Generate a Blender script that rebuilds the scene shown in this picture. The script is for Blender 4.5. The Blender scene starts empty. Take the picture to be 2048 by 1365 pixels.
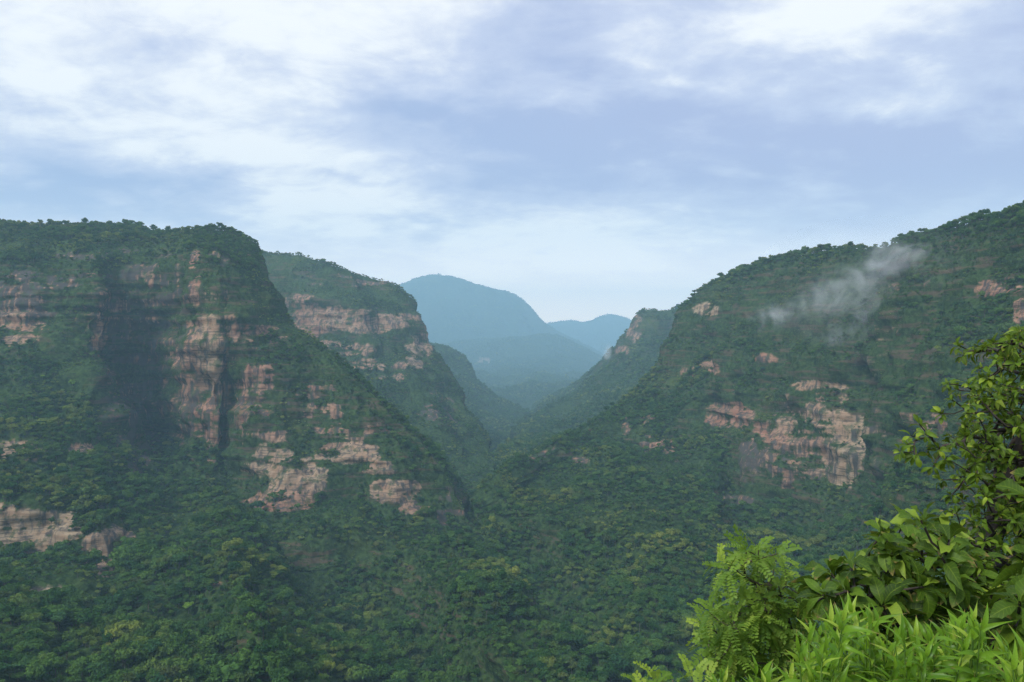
import bpy, bmesh, math, random
import numpy as np
from mathutils import Vector, Matrix, Euler
from mathutils.bvhtree import BVHTree

R = math.radians
SC = bpy.context.scene
COL = SC.collection
rng = np.random.default_rng(11)
random.seed(11)

# ------------------------------------------------------------------ camera
FPX = 1479.0                     # focal length in pixels of a 2048 wide frame (26 mm lens)
cam_d = bpy.data.cameras.new('camera')
cam_d.lens = 26.0
cam_d.sensor_width = 36.0
cam_d.clip_start = 0.05
cam_d.clip_end = 40000
cam = bpy.data.objects.new('camera', cam_d)
cam.location = (0, 0, 0)
cam.rotation_euler = (R(90), 0, 0)
COL.objects.link(cam)
SC.camera = cam

# ------------------------------------------------------------------ node helpers
class NT:
    def __init__(s, tree):
        s.t = tree
        tree.nodes.clear()
    def n(s, typ, **kw):
        nd = s.t.nodes.new(typ)
        for k, v in kw.items():
            setattr(nd, k, v)
        return nd
    def put(s, sock, v):
        if v is None:
            return
        if isinstance(v, bpy.types.NodeSocket):
            s.t.links.new(v, sock)
        else:
            if isinstance(v, (tuple, list)) and len(v) == 3 and sock.type == 'RGBA':
                v = (*v, 1)
            sock.default_value = v
    def m(s, op, a, b=None, c=None, clamp=False):
        nd = s.n('ShaderNodeMath', operation=op, use_clamp=clamp)
        for k, v in enumerate((a, b, c)):
            s.put(nd.inputs[k], v) if v is not None else None
        return nd.outputs[0]
    def v(s, op, a, b=None):
        nd = s.n('ShaderNodeVectorMath', operation=op)
        s.put(nd.inputs[0], a)
        if b is not None:
            s.put(nd.inputs[1], b)
        return nd.outputs[0]
    def mix(s, f, a, b, mode='MIX'):
        nd = s.n('ShaderNodeMix', data_type='RGBA', blend_type=mode)
        nd.clamp_factor = True
        s.put(nd.inputs[0], f); s.put(nd.inputs[6], a); s.put(nd.inputs[7], b)
        return nd.outputs[2]
    def noise(s, vec, scale, detail=4, rough=0.55, dist=0.0, lac=2.0):
        nd = s.n('ShaderNodeTexNoise')
        s.put(nd.inputs['Vector'], vec)
        nd.inputs['Scale'].default_value = scale
        nd.inputs['Detail'].default_value = detail
        nd.inputs['Roughness'].default_value = rough
        nd.inputs['Lacunarity'].default_value = lac
        nd.inputs['Distortion'].default_value = dist
        return nd.outputs['Fac']
    def ramp(s, f, lo, hi, a=0.0, b=1.0, smooth=True):
        nd = s.n('ShaderNodeMapRange', interpolation_type='SMOOTHSTEP' if smooth else 'LINEAR')
        nd.clamp = True
        s.put(nd.inputs[0], f)
        for k, v in zip((1, 2, 3, 4), (lo, hi, a, b)):
            nd.inputs[k].default_value = v
        return nd.outputs[0]
    def attr(s, name):
        nd = s.n('ShaderNodeAttribute')
        nd.attribute_name = name
        return nd.outputs['Fac']
    def comb(s, x, y, z):
        nd = s.n('ShaderNodeCombineXYZ')
        for k, v in enumerate((x, y, z)):
            s.put(nd.inputs[k], v)
        return nd.outputs[0]

# ------------------------------------------------------------------ sky and light
SUN_EL, SUN_AZ = R(50), R(-137)        # azimuth from +Y towards +X: the light comes from the upper left
world = bpy.data.worlds.new('World')
SC.world = world
world.use_nodes = True
w = NT(world.node_tree)
geo = w.n('ShaderNodeTexCoord')
sep = w.n('ShaderNodeSeparateXYZ')
w.put(sep.inputs[0], geo.outputs['Generated'])
dx, dy, dz = sep.outputs
sky = w.n('ShaderNodeTexSky', sky_type='NISHITA')
sky.sun_disc = False
sky.sun_elevation = SUN_EL
sky.sun_rotation = SUN_AZ
sky.altitude = 600
sky.dust_density = 2.0
az = w.m('ARCTAN2', dx, dy)
el = w.m('ARCSINE', dz)
elp = w.m('MAXIMUM', dz, 0.0)
# the cloud deck is a flat layer overhead: look-up point where the ray meets it
inv = w.m('DIVIDE', 1.0, w.m('ADD', elp, 0.24))
cu, cv = w.m('MULTIPLY', dx, inv), w.m('MULTIPLY', dy, inv)
cp = w.comb(w.m('MULTIPLY', cu, 1.7), w.m('MULTIPLY', cv, 2.1), 2.7)
n_big = w.noise(cp, 0.55, 3, 0.50, 0.35)
n_mid = w.noise(w.v('ADD', cp, (5.2, 1.7, 0.4)), 1.45, 6, 0.52, 0.25)
n_fine = w.noise(w.v('ADD', cp, (1.1, 8.3, 3.0)), 5.0, 6, 0.58, 0.2)
fac = w.m('ADD', w.m('MULTIPLY', w.m('SUBTRACT', n_big, 0.5), 1.2), w.m('MULTIPLY', w.m('SUBTRACT', n_mid, 0.5), 1.75))
fac = w.m('ADD', fac, w.m('MULTIPLY', w.m('SUBTRACT', n_fine, 0.5), 0.58))
n_puff = w.noise(w.v('ADD', cp, (9.4, 3.3, 1.0)), 2.3, 5, 0.6, 0.8)
fac = w.m('ADD', fac, w.m('MULTIPLY', w.m('SUBTRACT', w.m('ABSOLUTE', w.m('SUBTRACT', n_puff, 0.5)), .08), .7))
# where the deck is thin (bright) or thick (dim): degrees azimuth, elevation, widths, amount
wob = w.m('MULTIPLY', w.m('SUBTRACT', n_mid, 0.5), 0.22)
azw, elw = w.m('ADD', az, wob), w.m('ADD', el, w.m('MULTIPLY', wob, 0.5))
THIN = [(-28, 21, 16, 5, .34), (-16, 24, 14, 4, .2), (-17, 13.5, 7, 2.0, .42), (-24, 16.5, 12, 2.5, .18), (-34, 13, 6, 3, .16),
        (-11, 10.5, 12, 2.0, .26), (4, 7, 20, 3, .18), (-13, 19, 6, 2.0, .2), (9.5, 20.5, 3.2, 1.5, .26),
        (24, 23.5, 6, 3, .3), (28, 15.6, 5, 1.4, .25), (9, 6.8, 6, 1.2, .14), (-19, 7, 6, 2.5, .14), (33, 21, 5, 4, .14),
        (-8, 16.5, 12, 2.6, -.28), (5, 15, 14, 4, -.26), (20, 12.5, 16, 2.2, -.26), (32, 10, 12, 2.5, -.12), (2, 20.5, 7, 2.5, -.14), (14, 17, 8, 3, -.14),
        (-12.5, 12.6, 4.0, .6, -.30), (-35, 9, 8, 2.5, -.12), (-22, 19, 6, 1.5, -.1)]
for a0, e0, ra, re, amt in THIN:
    xa = w.m('DIVIDE', w.m('SUBTRACT', azw, R(a0)), R(ra))
    xe = w.m('DIVIDE', w.m('SUBTRACT', elw, R(e0)), R(re))
    g = w.m('EXPONENT', w.m('MULTIPLY', w.m('ADD', w.m('MULTIPLY', xa, xa), w.m('MULTIPLY', xe, xe)), -1.0))
    fac = w.m('MULTIPLY_ADD', g, amt, fac)
fac = w.m('ADD', fac, 0.42)
K = 10.0                       # the background strength below is 0.1
c_dim = w.mix(w.ramp(az, -0.5, 0.55), (.37 * K, .455 * K, .70 * K), (.43 * K, .465 * K, .70 * K))
c_mid = (.61 * K, .655 * K, .83 * K)
c_hi = (1.0 * K, 1.0 * K, 1.0 * K)
cc = w.mix(w.ramp(fac, 0.02, 0.58), c_dim, c_mid)
cc = w.mix(w.ramp(fac, 0.42, 0.92), cc, c_hi)
# the deck pales towards the horizon
cc = w.mix(w.ramp(el, 0.0, R(12), 0.85, 0.0), cc, (1.06 * K, 1.08 * K, 1.10 * K))
cc = w.mix(w.ramp(el, R(0), R(9), 0.9, 0.0), cc, (2.7 * K, 2.1 * K, 1.65 * K))
cc = w.mix(0.93, sky.outputs[0], cc)
bg = w.n('ShaderNodeBackground')
w.put(bg.inputs[0], cc)
bg.inputs[1].default_value = 0.1
out = w.n('ShaderNodeOutputWorld')
w.put(out.inputs[0], bg.outputs[0])

sun_d = bpy.data.lights.new('sun', 'SUN')
sun_d.energy = 3.3
sun_d.angle = R(20)
sun_d.color = (1.0, 0.97, 0.93)
sun = bpy.data.objects.new('sun', sun_d)
sdir = Vector((math.sin(SUN_AZ) * math.cos(SUN_EL), math.cos(SUN_AZ) * math.cos(SUN_EL), math.sin(SUN_EL)))
sun.rotation_euler = sdir.to_track_quat('Z', 'Y').to_euler()
sun.location = sdir * 300
COL.objects.link(sun)

SC.view_settings.view_transform = 'Standard'
SC.view_settings.look = 'None'
SC.view_settings.exposure = 0.2
SC.view_settings.gamma = 1.0
SC.view_settings.use_curve_mapping = False
SC.render.engine = 'CYCLES'
cy = SC.cycles
cy.max_bounces = 5
cy.diffuse_bounces = 2
cy.glossy_bounces = 2
cy.transmission_bounces = 3
cy.volume_bounces = 4
cy.transparent_max_bounces = 6
cy.use_denoising = True
cy.use_adaptive_sampling = False
cy.denoising_prefilter = 'NONE'
cy.volume_step_rate = 1.0
cy.volume_max_steps = 128

# ------------------------------------------------------------------ numpy noise
def _h(ix, iy, iz, seed):
    n = (ix.astype(np.uint32) * np.uint32(374761393) + iy.astype(np.uint32) * np.uint32(668265263)
         + iz.astype(np.uint32) * np.uint32(2246822519) + np.uint32((seed * 3266489917) & 0xffffffff))
    n = (n ^ (n >> np.uint32(13))) * np.uint32(1274126177)
    n = n ^ (n >> np.uint32(16))
    return n.astype(np.float32) * np.float32(2.0 / 4294967295.0) - np.float32(1.0)

def vnoise(p, seed=0):
    """value noise in [-1, 1] at points (..., 3)"""
    f = np.floor(p)
    t = (p - f).astype(np.float32)
    t = t * t * t * (t * (t * 6 - 15) + 10)
    i = f.astype(np.int64)
    ix, iy, iz = i[..., 0], i[..., 1], i[..., 2]
    tx, ty, tz = t[..., 0], t[..., 1], t[..., 2]
    r = 0
    for a in (0, 1):
        wx = tx if a else 1 - tx
        for b in (0, 1):
            wy = ty if b else 1 - ty
            for c in (0, 1):
                wz = tz if c else 1 - tz
                r = r + _h(ix + a, iy + b, iz + c, seed) * (wx * wy * wz)
    return r

def fbm(p, scale, octv=3, seed=0, rough=0.5):
    p = np.asarray(p, np.float64) / scale
    s, a, tot = 0, 1.0, 0
    for k in range(octv):
        s = s + a * vnoise(p + 17.3 * k, seed + k)
        tot += a
        a *= rough
        p = p * 2.03
    return s / tot * 1.5

def sstep(x, a, b):
    t = np.clip((x - a) / (b - a), 0, 1)
    return t * t * (3 - 2 * t)

# ------------------------------------------------------------------ object helpers
def setp(o, label=None, cat=None, group=None, kind=None):
    if label: o['label'] = label
    if cat: o['category'] = cat
    if group: o['group'] = group
    if kind: o['kind'] = kind
    return o

def mesh_np(name, verts, faces, mat, smooth=True, attrs=None):
    """verts (n,3), faces (m,k) all of the same size"""
    me = bpy.data.meshes.new(name)
    v = np.ascontiguousarray(verts, np.float32)
    f = np.ascontiguousarray(faces, np.int32)
    me.vertices.add(len(v)); me.vertices.foreach_set('co', v.ravel())
    k = f.shape[1]
    me.loops.add(f.size); me.loops.foreach_set('vertex_index', f.ravel())
    me.polygons.add(len(f))
    me.polygons.foreach_set('loop_start', np.arange(0, f.size, k, dtype=np.int32))
    me.polygons.foreach_set('use_smooth', np.full(len(f), smooth, bool))
    for an, av in (attrs or {}).items():
        at = me.attributes.new(an, 'FLOAT', 'POINT')
        at.data.foreach_set('value', np.ascontiguousarray(av, np.float32).ravel())
    me.update(calc_edges=True)
    me.validate()
    if mat: me.materials.append(mat)
    return me

def link(name, me, parent=None):
    o = bpy.data.objects.new(name, me)
    COL.objects.link(o)
    if parent: o.parent = parent
    return o

def empty(name, loc):
    o = bpy.data.objects.new(name, None)
    o.empty_display_size = 0.3
    o.location = loc
    COL.objects.link(o)
    return o

def pt(px, py, d):
    if d > 1000: d = 1000 * (d / 1000) ** 1.38
    return np.array([(px - 1024) / FPX * d, d, (682.5 - py) / FPX * d])

def project(p):
    d = np.maximum(p[..., 1], 1.0)
    return 1024 + p[..., 0] / d * FPX, 682.5 - p[..., 2] / d * FPX

# ------------------------------------------------------------------ materials
def mat_new(name):
    m = bpy.data.materials.new(name)
    m.use_nodes = True
    return m, NT(m.node_tree)

def make_hill_material():
    m, t = mat_new('sandstone_and_scrub')
    pos = t.n('ShaderNodeNewGeometry').outputs['Position']
    rock, dark, pale = t.attr('rock'), t.attr('dark'), t.attr('pale')
    # sandstone: beds follow the height, stains run down the face, crevice shade is painted in
    nb = t.noise(t.v('MULTIPLY', pos, (.012, .012, .13)), 1.0, 4, 0.6)
    nb2 = t.noise(t.v('MULTIPLY', pos, (.03, .03, .36)), 1.0, 4, 0.65)
    ns = t.noise(t.v('MULTIPLY', pos, (.16, .16, .016)), 1.0, 4, 0.6)
    npat = t.noise(pos, 0.03, 4, 0.6)
    red = t.mix(t.ramp(nb, .35, .65), (.24, .11, .07), (.37, .205, .14))
    buff = t.mix(t.ramp(nb2, .35, .65), (.27, .19, .115), (.48, .385, .26))
    c = t.mix(t.m('ADD', pale, t.m('MULTIPLY', t.m('SUBTRACT', npat, .5), 1.1), clamp=True), red, buff)
    c = t.mix(t.ramp(nb2, .50, .64, 0, .8), c, (.06, .045, .036))
    stain_and_shade = t.ramp(t.m('MULTIPLY_ADD', dark, .20, ns), .46, .66, 0, .95)
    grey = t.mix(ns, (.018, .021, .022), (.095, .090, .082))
    c = t.mix(stain_and_shade, c, grey)
    moss = t.m('MULTIPLY', t.ramp(t.noise(pos, .09, 5, .65), .52, .62), .7)
    c = t.mix(moss, c, (.045, .075, .03))
    # scrub and grass
    g1 = t.noise(pos, .012, 5, .6)
    g2 = t.noise(pos, .22, 5, .65)
    g = t.mix(t.ramp(g2, .35, .68), (.016, .034, .012), (.055, .095, .028))
    g = t.mix(t.ramp(g1, .55, .75, 0, .6), g, (.085, .115, .03))
    earth = t.ramp(t.noise(pos, .06, 5, .7), .60, .70, 0, .45)
    g = t.mix(earth, g, (.10, .075, .045))
    ledge = t.m('MULTIPLY', t.ramp(t.noise(t.v('MULTIPLY', pos, (.02, .02, .2)), 1.0, 4, .65), .52, .60), t.m('MULTIPLY', t.attr('steep'), .75))
    g = t.mix(ledge, g, t.mix(npat, (.05, .036, .027), (.16, .11, .075)))
    col = t.mix(rock, g, c)
    bn = t.noise(pos, .8, 5, .7)
    bump = t.n('ShaderNodeBump')
    bump.inputs['Strength'].default_value = .9
    bump.inputs['Distance'].default_value = 1.2
    t.put(bump.inputs['Height'], bn)
    b = t.n('ShaderNodeBsdfDiffuse')
    t.put(b.inputs['Color'], col)
    t.put(b.inputs['Normal'], bump.outputs[0])
    o = t.n('ShaderNodeOutputMaterial')
    t.put(o.inputs[0], b.outputs[0])
    return m

def make_foliage_material(name, dark, light, warm, cool=(.030, .085, .040), dry=(.085, .085, .035)):
    m, t = mat_new(name)
    pos = t.n('ShaderNodeNewGeometry').outputs['Position']
    rnd = t.n('ShaderNodeObjectInfo').outputs['Random']
    patch = t.noise(pos, .012, 3, .55)
    fine = t.noise(pos, .7, 2, .6)
    c = t.mix(t.m('ADD', t.m('MULTIPLY', rnd, .75), t.m('MULTIPLY', t.m('SUBTRACT', fine, .5), 1.1), clamp=True), dark, light)
    c = t.mix(t.m('MULTIPLY', t.ramp(patch, .48, .68), t.ramp(rnd, .1, .9)), c, warm)
    r2 = t.m('FRACT', t.m('MULTIPLY', rnd, 17.31))
    c = t.mix(t.ramp(r2, .72, 1.0, 0, .6), c, cool)
    c = t.mix(t.ramp(r2, .22, .0, 0, .55), c, dry)
    d = t.n('ShaderNodeBsdfDiffuse'); t.put(d.inputs[0], c)
    tr = t.n('ShaderNodeBsdfTranslucent'); t.put(tr.inputs[0], t.mix(.5, c, warm))
    s = t.n('ShaderNodeMixShader'); s.inputs[0].default_value = .14
    t.put(s.inputs[1], d.outputs[0]); t.put(s.inputs[2], tr.outputs[0])
    o = t.n('ShaderNodeOutputMaterial'); t.put(o.inputs[0], s.outputs[0])
    return m

def make_bark(name, a, b, scale):
    m, t = mat_new(name)
    pos = t.n('ShaderNodeTexCoord').outputs['Object']
    n = t.noise(t.v('MULTIPLY', pos, (1, 1, .25)), scale, 5, .65)
    p = t.n('ShaderNodeBsdfPrincipled')
    t.put(p.inputs['Base Color'], t.mix(t.ramp(n, .3, .7), a, b))
    p.inputs['Roughness'].default_value = .85
    bm_ = t.n('ShaderNodeBump'); bm_.inputs['Strength'].default_value = .6; bm_.inputs['Distance'].default_value = .01
    t.put(bm_.inputs['Height'], n); t.put(p.inputs['Normal'], bm_.outputs[0])
    o = t.n('ShaderNodeOutputMaterial'); t.put(o.inputs[0], p.outputs[0])
    return m

def make_leaf(name, dark, light, tip, rough=.38, transl=.3, vein=True):
    m, t = mat_new(name)
    rnd = t.n('ShaderNodeObjectInfo').outputs['Random']
    tone = t.m('FRACT', t.m('ADD', rnd, t.attr('tone')))
    u, vv = t.attr('leaf_u'), t.attr('leaf_v')
    c = t.mix(t.ramp(tone, 0, .8, smooth=False), dark, light)
    c = t.mix(t.ramp(tone, .80, .97), c, tip)
    tc = t.n('ShaderNodeTexCoord').outputs['Object']
    blot = t.noise(tc, 28, 4, .6)
    c = t.mix(t.ramp(blot, .45, .75, 0, .45), c, dark)
    dryt = t.m('MULTIPLY', t.ramp(t.m('MULTIPLY_ADD', blot, .3, u), .98, 1.12), t.ramp(t.m('FRACT', t.m('MULTIPLY', tone, 9.7)), .45, .6))
    c = t.mix(dryt, c, (.22, .15, .05))
    hole = t.noise(tc, 9, 3, .7)
    c = t.mix(t.ramp(hole, .66, .70, 0, .7), c, (.17, .13, .04))
    if vein:
        mid = t.ramp(t.m('ABSOLUTE', vv), .0, .10, .55, 0)
        side = t.m('SINE', t.m('ADD', t.m('MULTIPLY', u, 55), t.m('MULTIPLY', t.m('ABSOLUTE', vv), -9)))
        c = t.mix(t.m('MAXIMUM', mid, t.ramp(side, .82, 1.0, 0, .28)), c, tip)
    p = t.n('ShaderNodeBsdfPrincipled')
    t.put(p.inputs['Base Color'], c)
    p.inputs['Roughness'].default_value = rough
    p.inputs['Specular IOR Level'].default_value = .22
    tr = t.n('ShaderNodeBsdfTranslucent'); t.put(tr.inputs[0], t.mix(.5, c, tip))
    s = t.n('ShaderNodeMixShader'); s.inputs[0].default_value = transl
    t.put(s.inputs[1], p.outputs[0]); t.put(s.inputs[2], tr.outputs[0])
    o = t.n('ShaderNodeOutputMaterial'); t.put(o.inputs[0], s.outputs[0])
    return m

M_HILL = make_hill_material()
M_CROWN = make_foliage_material('forest_leaves', (.020, .066, .016), (.115, .215, .042), (.22, .26, .05))
M_LIME = make_foliage_material('fresh_lime_leaves', (.13, .24, .03), (.20, .33, .04), (.24, .34, .05), (.16, .30, .04), (.20, .28, .05))
M_BARK = make_bark('forest_bark', (.05, .04, .03), (.13, .11, .085), 2.0)

# ------------------------------------------------------------------ terrain bodies
def pchip(t, y, tq):
    """monotone cubic through y (n, ...) at t (n,), evaluated at tq"""
    y = np.asarray(y, float)
    h = np.diff(t)
    hs = h.reshape((-1,) + (1,) * (y.ndim - 1))
    dl = np.diff(y, axis=0) / hs
    d = np.zeros_like(y)
    w1 = 2 * hs[1:] + hs[:-1]; w2 = hs[1:] + 2 * hs[:-1]
    with np.errstate(divide='ignore', invalid='ignore'):
        hm = (w1 + w2) / (w1 / dl[:-1] + w2 / dl[1:])
    d[1:-1] = np.where(dl[:-1] * dl[1:] > 0, hm, 0)
    d[0] = dl[0]; d[-1] = dl[-1]
    k = np.clip(np.searchsorted(t, tq, side='right') - 1, 0, len(t) - 2)
    s = ((tq - t[k]) / h[k]).reshape((-1,) + (1,) * (y.ndim - 1))
    hh = h[k].reshape(s.shape)
    return ((2*s**3 - 3*s**2 + 1) * y[k] + (s**3 - 2*s**2 + s) * hh * d[k] + (-2*s**3 + 3*s**2) * y[k+1] + (s**3 - s**2) * hh * d[k+1])

ROCK_THR = .36
def rock_attrs(P, blobs, steep):
    px, py = project(P)
    val = np.zeros(px.shape); dark = np.zeros(px.shape); pale = np.zeros(px.shape); wsum = np.full(px.shape, 1e-6)
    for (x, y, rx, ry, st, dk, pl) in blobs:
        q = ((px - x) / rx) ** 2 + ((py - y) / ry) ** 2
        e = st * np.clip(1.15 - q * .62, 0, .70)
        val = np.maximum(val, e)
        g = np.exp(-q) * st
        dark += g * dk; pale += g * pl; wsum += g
    n = fbm(P * np.array([.35, .35, 1.6]), 22, 4, 5, .6) + .5 * fbm(P * np.array([1.3, 1.3, .35]), 16, 3, 9, .6)
    base = sstep(steep, .80, .97) * .33           # bare rock shows now and then on any steep face
    base = base * sstep(P[..., 2], -175, -130)
    n = n + .55 * fbm(P * np.array([.25, .25, 1.5]), 8, 3, 15, .6)
    v = np.maximum(val, base) + n * .52
    rock = sstep(v, ROCK_THR + .10, ROCK_THR + .16) * sstep(np.maximum(val, base), .03, .16)
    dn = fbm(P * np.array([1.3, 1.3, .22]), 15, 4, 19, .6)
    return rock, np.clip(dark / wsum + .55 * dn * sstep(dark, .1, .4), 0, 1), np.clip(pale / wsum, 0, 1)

BODIES = []
def body(name, cols, nu, nv, blobs=(), amp=1.0, back=(.10, .02, .40, .08), label='', cat='cliff', strata=1.0, seed=0, foot=60):
    P = np.array([[pt(*q) for q in c] for c in cols])           # (C, R, 3)
    px = np.array([[(q[0], q[1]) for q in c] for c in cols], float)
    crest = P[:, 0]
    d = crest[:, 1:2]
    b1, dz1, b2, dz2 = back
    r1 = crest * 1.0; r1[:, 0:1] *= 1 + b1; r1[:, 1:2] += b1 * d; r1[:, 2:3] -= dz1 * d
    r2 = crest * 1.0; r2[:, 0:1] *= 1 + b2; r2[:, 1:2] += b2 * d; r2[:, 2:3] -= dz2 * d
    f = P[:, -1].copy()
    hd = f - P[:, -2]; hd[:, 2] = 0; hd /= np.maximum(np.linalg.norm(hd, axis=1, keepdims=True), 1e-6)
    f += hd * 150; f[:, 2] -= foot
    P = np.concatenate([r2[:, None], r1[:, None], P, f[:, None]], 1)
    rw = np.linalg.norm(np.diff(px, axis=1), axis=2).mean(0)
    rw = np.concatenate([[40, 40], np.maximum(rw, 14), [40]])
    cw = np.maximum(np.linalg.norm(np.diff(px, axis=0), axis=2).mean(1), 10)
    inw = [1.0 if -120 < .5 * (px[i, 0, 0] + px[i+1, 0, 0]) < 2170 else (.35 if -800 < .5 * (px[i, 0, 0] + px[i+1, 0, 0]) < 2700 else .05) for i in range(len(cols) - 1)]
    tr = np.concatenate([[0], np.cumsum(rw)]); tc = np.concatenate([[0], np.cumsum(cw)])
    dens = np.concatenate([[0], np.cumsum(cw * np.array(inw))])
    G = pchip(tc, P, np.interp(np.linspace(0, dens[-1], nu), dens, tc))
    G = pchip(tr, np.swapaxes(G, 0, 1), np.linspace(0, tr[-1], nv))   # (nv, nu, 3)
    # world-space relief
    def normals(A):
        a = np.gradient(A, axis=1); b = np.gradient(A, axis=0)
        n = np.cross(b, a)
        n /= np.maximum(np.linalg.norm(n, axis=2, keepdims=True), 1e-9)
        return np.where(n[..., 2:3] < -0.35, -n, n)
    n0 = normals(G)
    if n0[..., 2].mean() < 0: n0 = -n0
    hz = n0 * np.array([1, 1, .15])
    steep = 1 - np.abs(n0[..., 2])
    st = sstep(steep, .12, .55)[..., None]
    k = amp
    rel = (fbm(G, 90 * k, 3, 20 + seed) * (17 if k < 2 else 20) + fbm(G, 34 * k, 3, 31 + seed) * 7) * k
    vpos = np.linspace(0, tr[-1], nv)[:, None]
    rel = rel * (.30 + .70 * sstep(np.abs(vpos - tr[2]), 0, .6 * tr[3] + .4 * tr[2]))
    G1 = G + n0 * rel[..., None]
    zz = G1[..., 2] + 5 * k * fbm(G1, 130 * k, 2, 41 + seed)
    z1 = np.stack([zz * 0, zz * 0 + 3.3, zz], -1)
    s1 = vnoise(z1 / (19 * k), 3 + seed) * 8 + vnoise(z1 / (7.5 * k) + .5, 4 + seed) * 4.5 + vnoise(z1 / (3.1 * k) + .2, 8 + seed) * 1.1
    s1 = s1 * (.65 + .6 * fbm(G1, 45 * k, 2, 55 + seed))
    fl = fbm(G1 * np.array([1, 1, .14]), 26 * k, 3, 61 + seed, .6)
    flute = (-np.abs(fl) * 7 + 2) * (1 if k < 2 else 2.4)
    G2 = G1 + hz * st * ((s1 * strata + flute) * k)[..., None]
    G2 = G2 + n0 * (fbm(G2, 8 * k, 3, 77 + seed, .6) * (1.0 if k < 2 else 2.2) * k)[..., None]
    n1 = normals(G2)
    if n1[..., 2].mean() < 0: n1 = -n1
    steep1 = 1 - np.abs(n0[..., 2]) * .5 - np.abs(n1[..., 2]) * .5
    rock, dark, pale = rock_attrs(G2, blobs, steep1)
    idx = np.arange(nu * nv).reshape(nv, nu)
    F = np.stack([idx[:-1, :-1], idx[:-1, 1:], idx[1:, 1:], idx[1:, :-1]], -1).reshape(-1, 4)
    # face the outside
    a, b, c = G2[0, 0], G2[0, 1], G2[1, 0]
    V = G2.reshape(-1, 3)
    fn = np.cross(V[F[:, 1]] - V[F[:, 0]], V[F[:, 3]] - V[F[:, 0]])[:, 2].mean()
    if fn < 0: F = F[:, ::-1]
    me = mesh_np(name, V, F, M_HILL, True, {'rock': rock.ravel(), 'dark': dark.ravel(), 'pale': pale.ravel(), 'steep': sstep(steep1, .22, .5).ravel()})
    o = link(name, me)
    setp(o, label, cat, None, 'structure')
    BODIES.append(dict(G=G2, n=n1, rock=rock, steep=steep1, amp=amp, name=name, V=V, F=F))
    return o

# columns: (x, y in the photograph, distance in metres) from the crest down to the valley
A = [
 [(-1700,340,1320),(-1700,520,1120),(-1700,680,1060),(-1700,860,860),(-1700,1000,690),(-1700,1090,650),(-1700,1230,500),(-1700,1420,390)],
 [(-420,425,1220),(-420,530,1060),(-420,680,1020),(-420,860,820),(-420,1000,680),(-420,1090,650),(-420,1230,500),(-420,1420,390)],
 [(-150,440,1200),(-150,532,1050),(-150,680,1010),(-150,865,820),(-150,1005,680),(-150,1095,650),(-150,1225,505),(-150,1420,390)],
 [(0,453,1180),(0,535,1040),(0,675,1005),(0,870,820),(0,1010,680),(0,1105,650),(0,1220,510),(0,1420,390)],
 [(110,455,1180),(110,540,1040),(110,660,1005),(110,860,840),(110,1020,700),(110,1115,665),(120,1230,520),(140,1420,395)],
 [(200,460,1180),(195,545,1030),(200,720,985),(205,880,860),(210,1060,705),(215,1145,665),(230,1240,540),(270,1420,400)],
 [(228,460,1180),(224,545,1055),(230,760,1065),(255,890,930),(270,1010,790),(290,1110,690),(320,1230,555),(360,1420,405)],
 [(300,463,1170),(290,545,1065),(290,860,1090),(320,930,960),(345,1030,820),(370,1120,700),(400,1225,555),(450,1420,410)],
 [(350,465,1160),(346,540,1045),(350,870,1055),(375,940,930),(395,1040,810),(420,1130,680),(450,1225,545),(520,1420,410)],
 [(385,467,1150),(378,530,1015),(378,880,980),(410,950,900),(440,1040,800),(460,1130,670),(490,1225,545),(580,1420,415)],
 [(440,472,1140),(441,540,1000),(436,915,960),(455,980,880),(485,1060,800),(505,1140,690),(545,1235,575),(640,1420,430)],
 [(456,474,1135),(454,560,1002),(450,920,984),(470,985,900),(500,1065,810),(540,1145,730),(590,1240,625),(680,1420,440)],
 [(466,478,1130),(465,560,1008),(460,900,962),(490,1010,890),(520,1070,815),(560,1150,750),(620,1240,645),(710,1420,450)],
 [(511,490,1110),(520,600,1030),(500,850,950),(530,1025,885),(560,1080,810),(600,1150,750),(680,1240,645),(770,1420,455)],
 [(545,570,1090),(560,650,1030),(560,860,950),(590,1020,890),(620,1080,810),(660,1150,735),(740,1240,635),(830,1420,455)],
 [(595,655,1060),(610,720,1020),(620,870,960),(650,1010,900),(680,1080,815),(720,1150,740),(800,1240,635),(890,1420,455)],
 [(700,742,1010),(705,790,990),(710,890,950),(730,1005,900),(760,1080,820),(800,1150,740),(860,1240,630),(950,1420,455)],
 [(800,842,975),(800,880,960),(805,940,930),(810,1015,900),(830,1080,830),(870,1150,745),(920,1240,640),(1010,1420,460)],
 [(860,905,950),(860,935,940),(860,985,920),(865,1030,900),(880,1080,840),(920,1150,760),(970,1240,655),(1070,1420,465)],
 [(905,960,930),(905,985,920),(905,1020,910),(910,1045,900),(920,1080,850),(960,1140,775),(1020,1240,665),(1130,1420,470)],
 [(938,1040,915),(938,1048,910),(940,1058,900),(945,1068,885),(955,1090,850),(1000,1150,770),(1070,1250,660),(1190,1420,470)],
 [(985,1085,880),(990,1095,870),(995,1105,860),(1005,1115,845),(1020,1130,820),(1060,1180,750),(1130,1270,640),(1240,1420,475)],
 [(1060,1165,890),(1065,1175,880),(1070,1185,870),(1080,1200,850),(1100,1220,830),(1150,1280,760),(1230,1390,650),(1350,1560,480)],
]
for c, fct in zip(A, [1, 1, 1, 1, 1, 1, 1, .97, .93, .86, .85, .93, 1.03, 1.09, 1.12, 1.12, 1.06, .95, .88, .92, 1.04, 1.12, 1.15]):
    for r_ in (5, 6, 7):                      # ribs and gullies of the lower slope
        x_, y_, d_ = c[r_]
        c[r_] = (x_, y_, d_ * (1 + (fct - 1) * (.7, 1, 1)[r_ - 5]))
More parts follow.
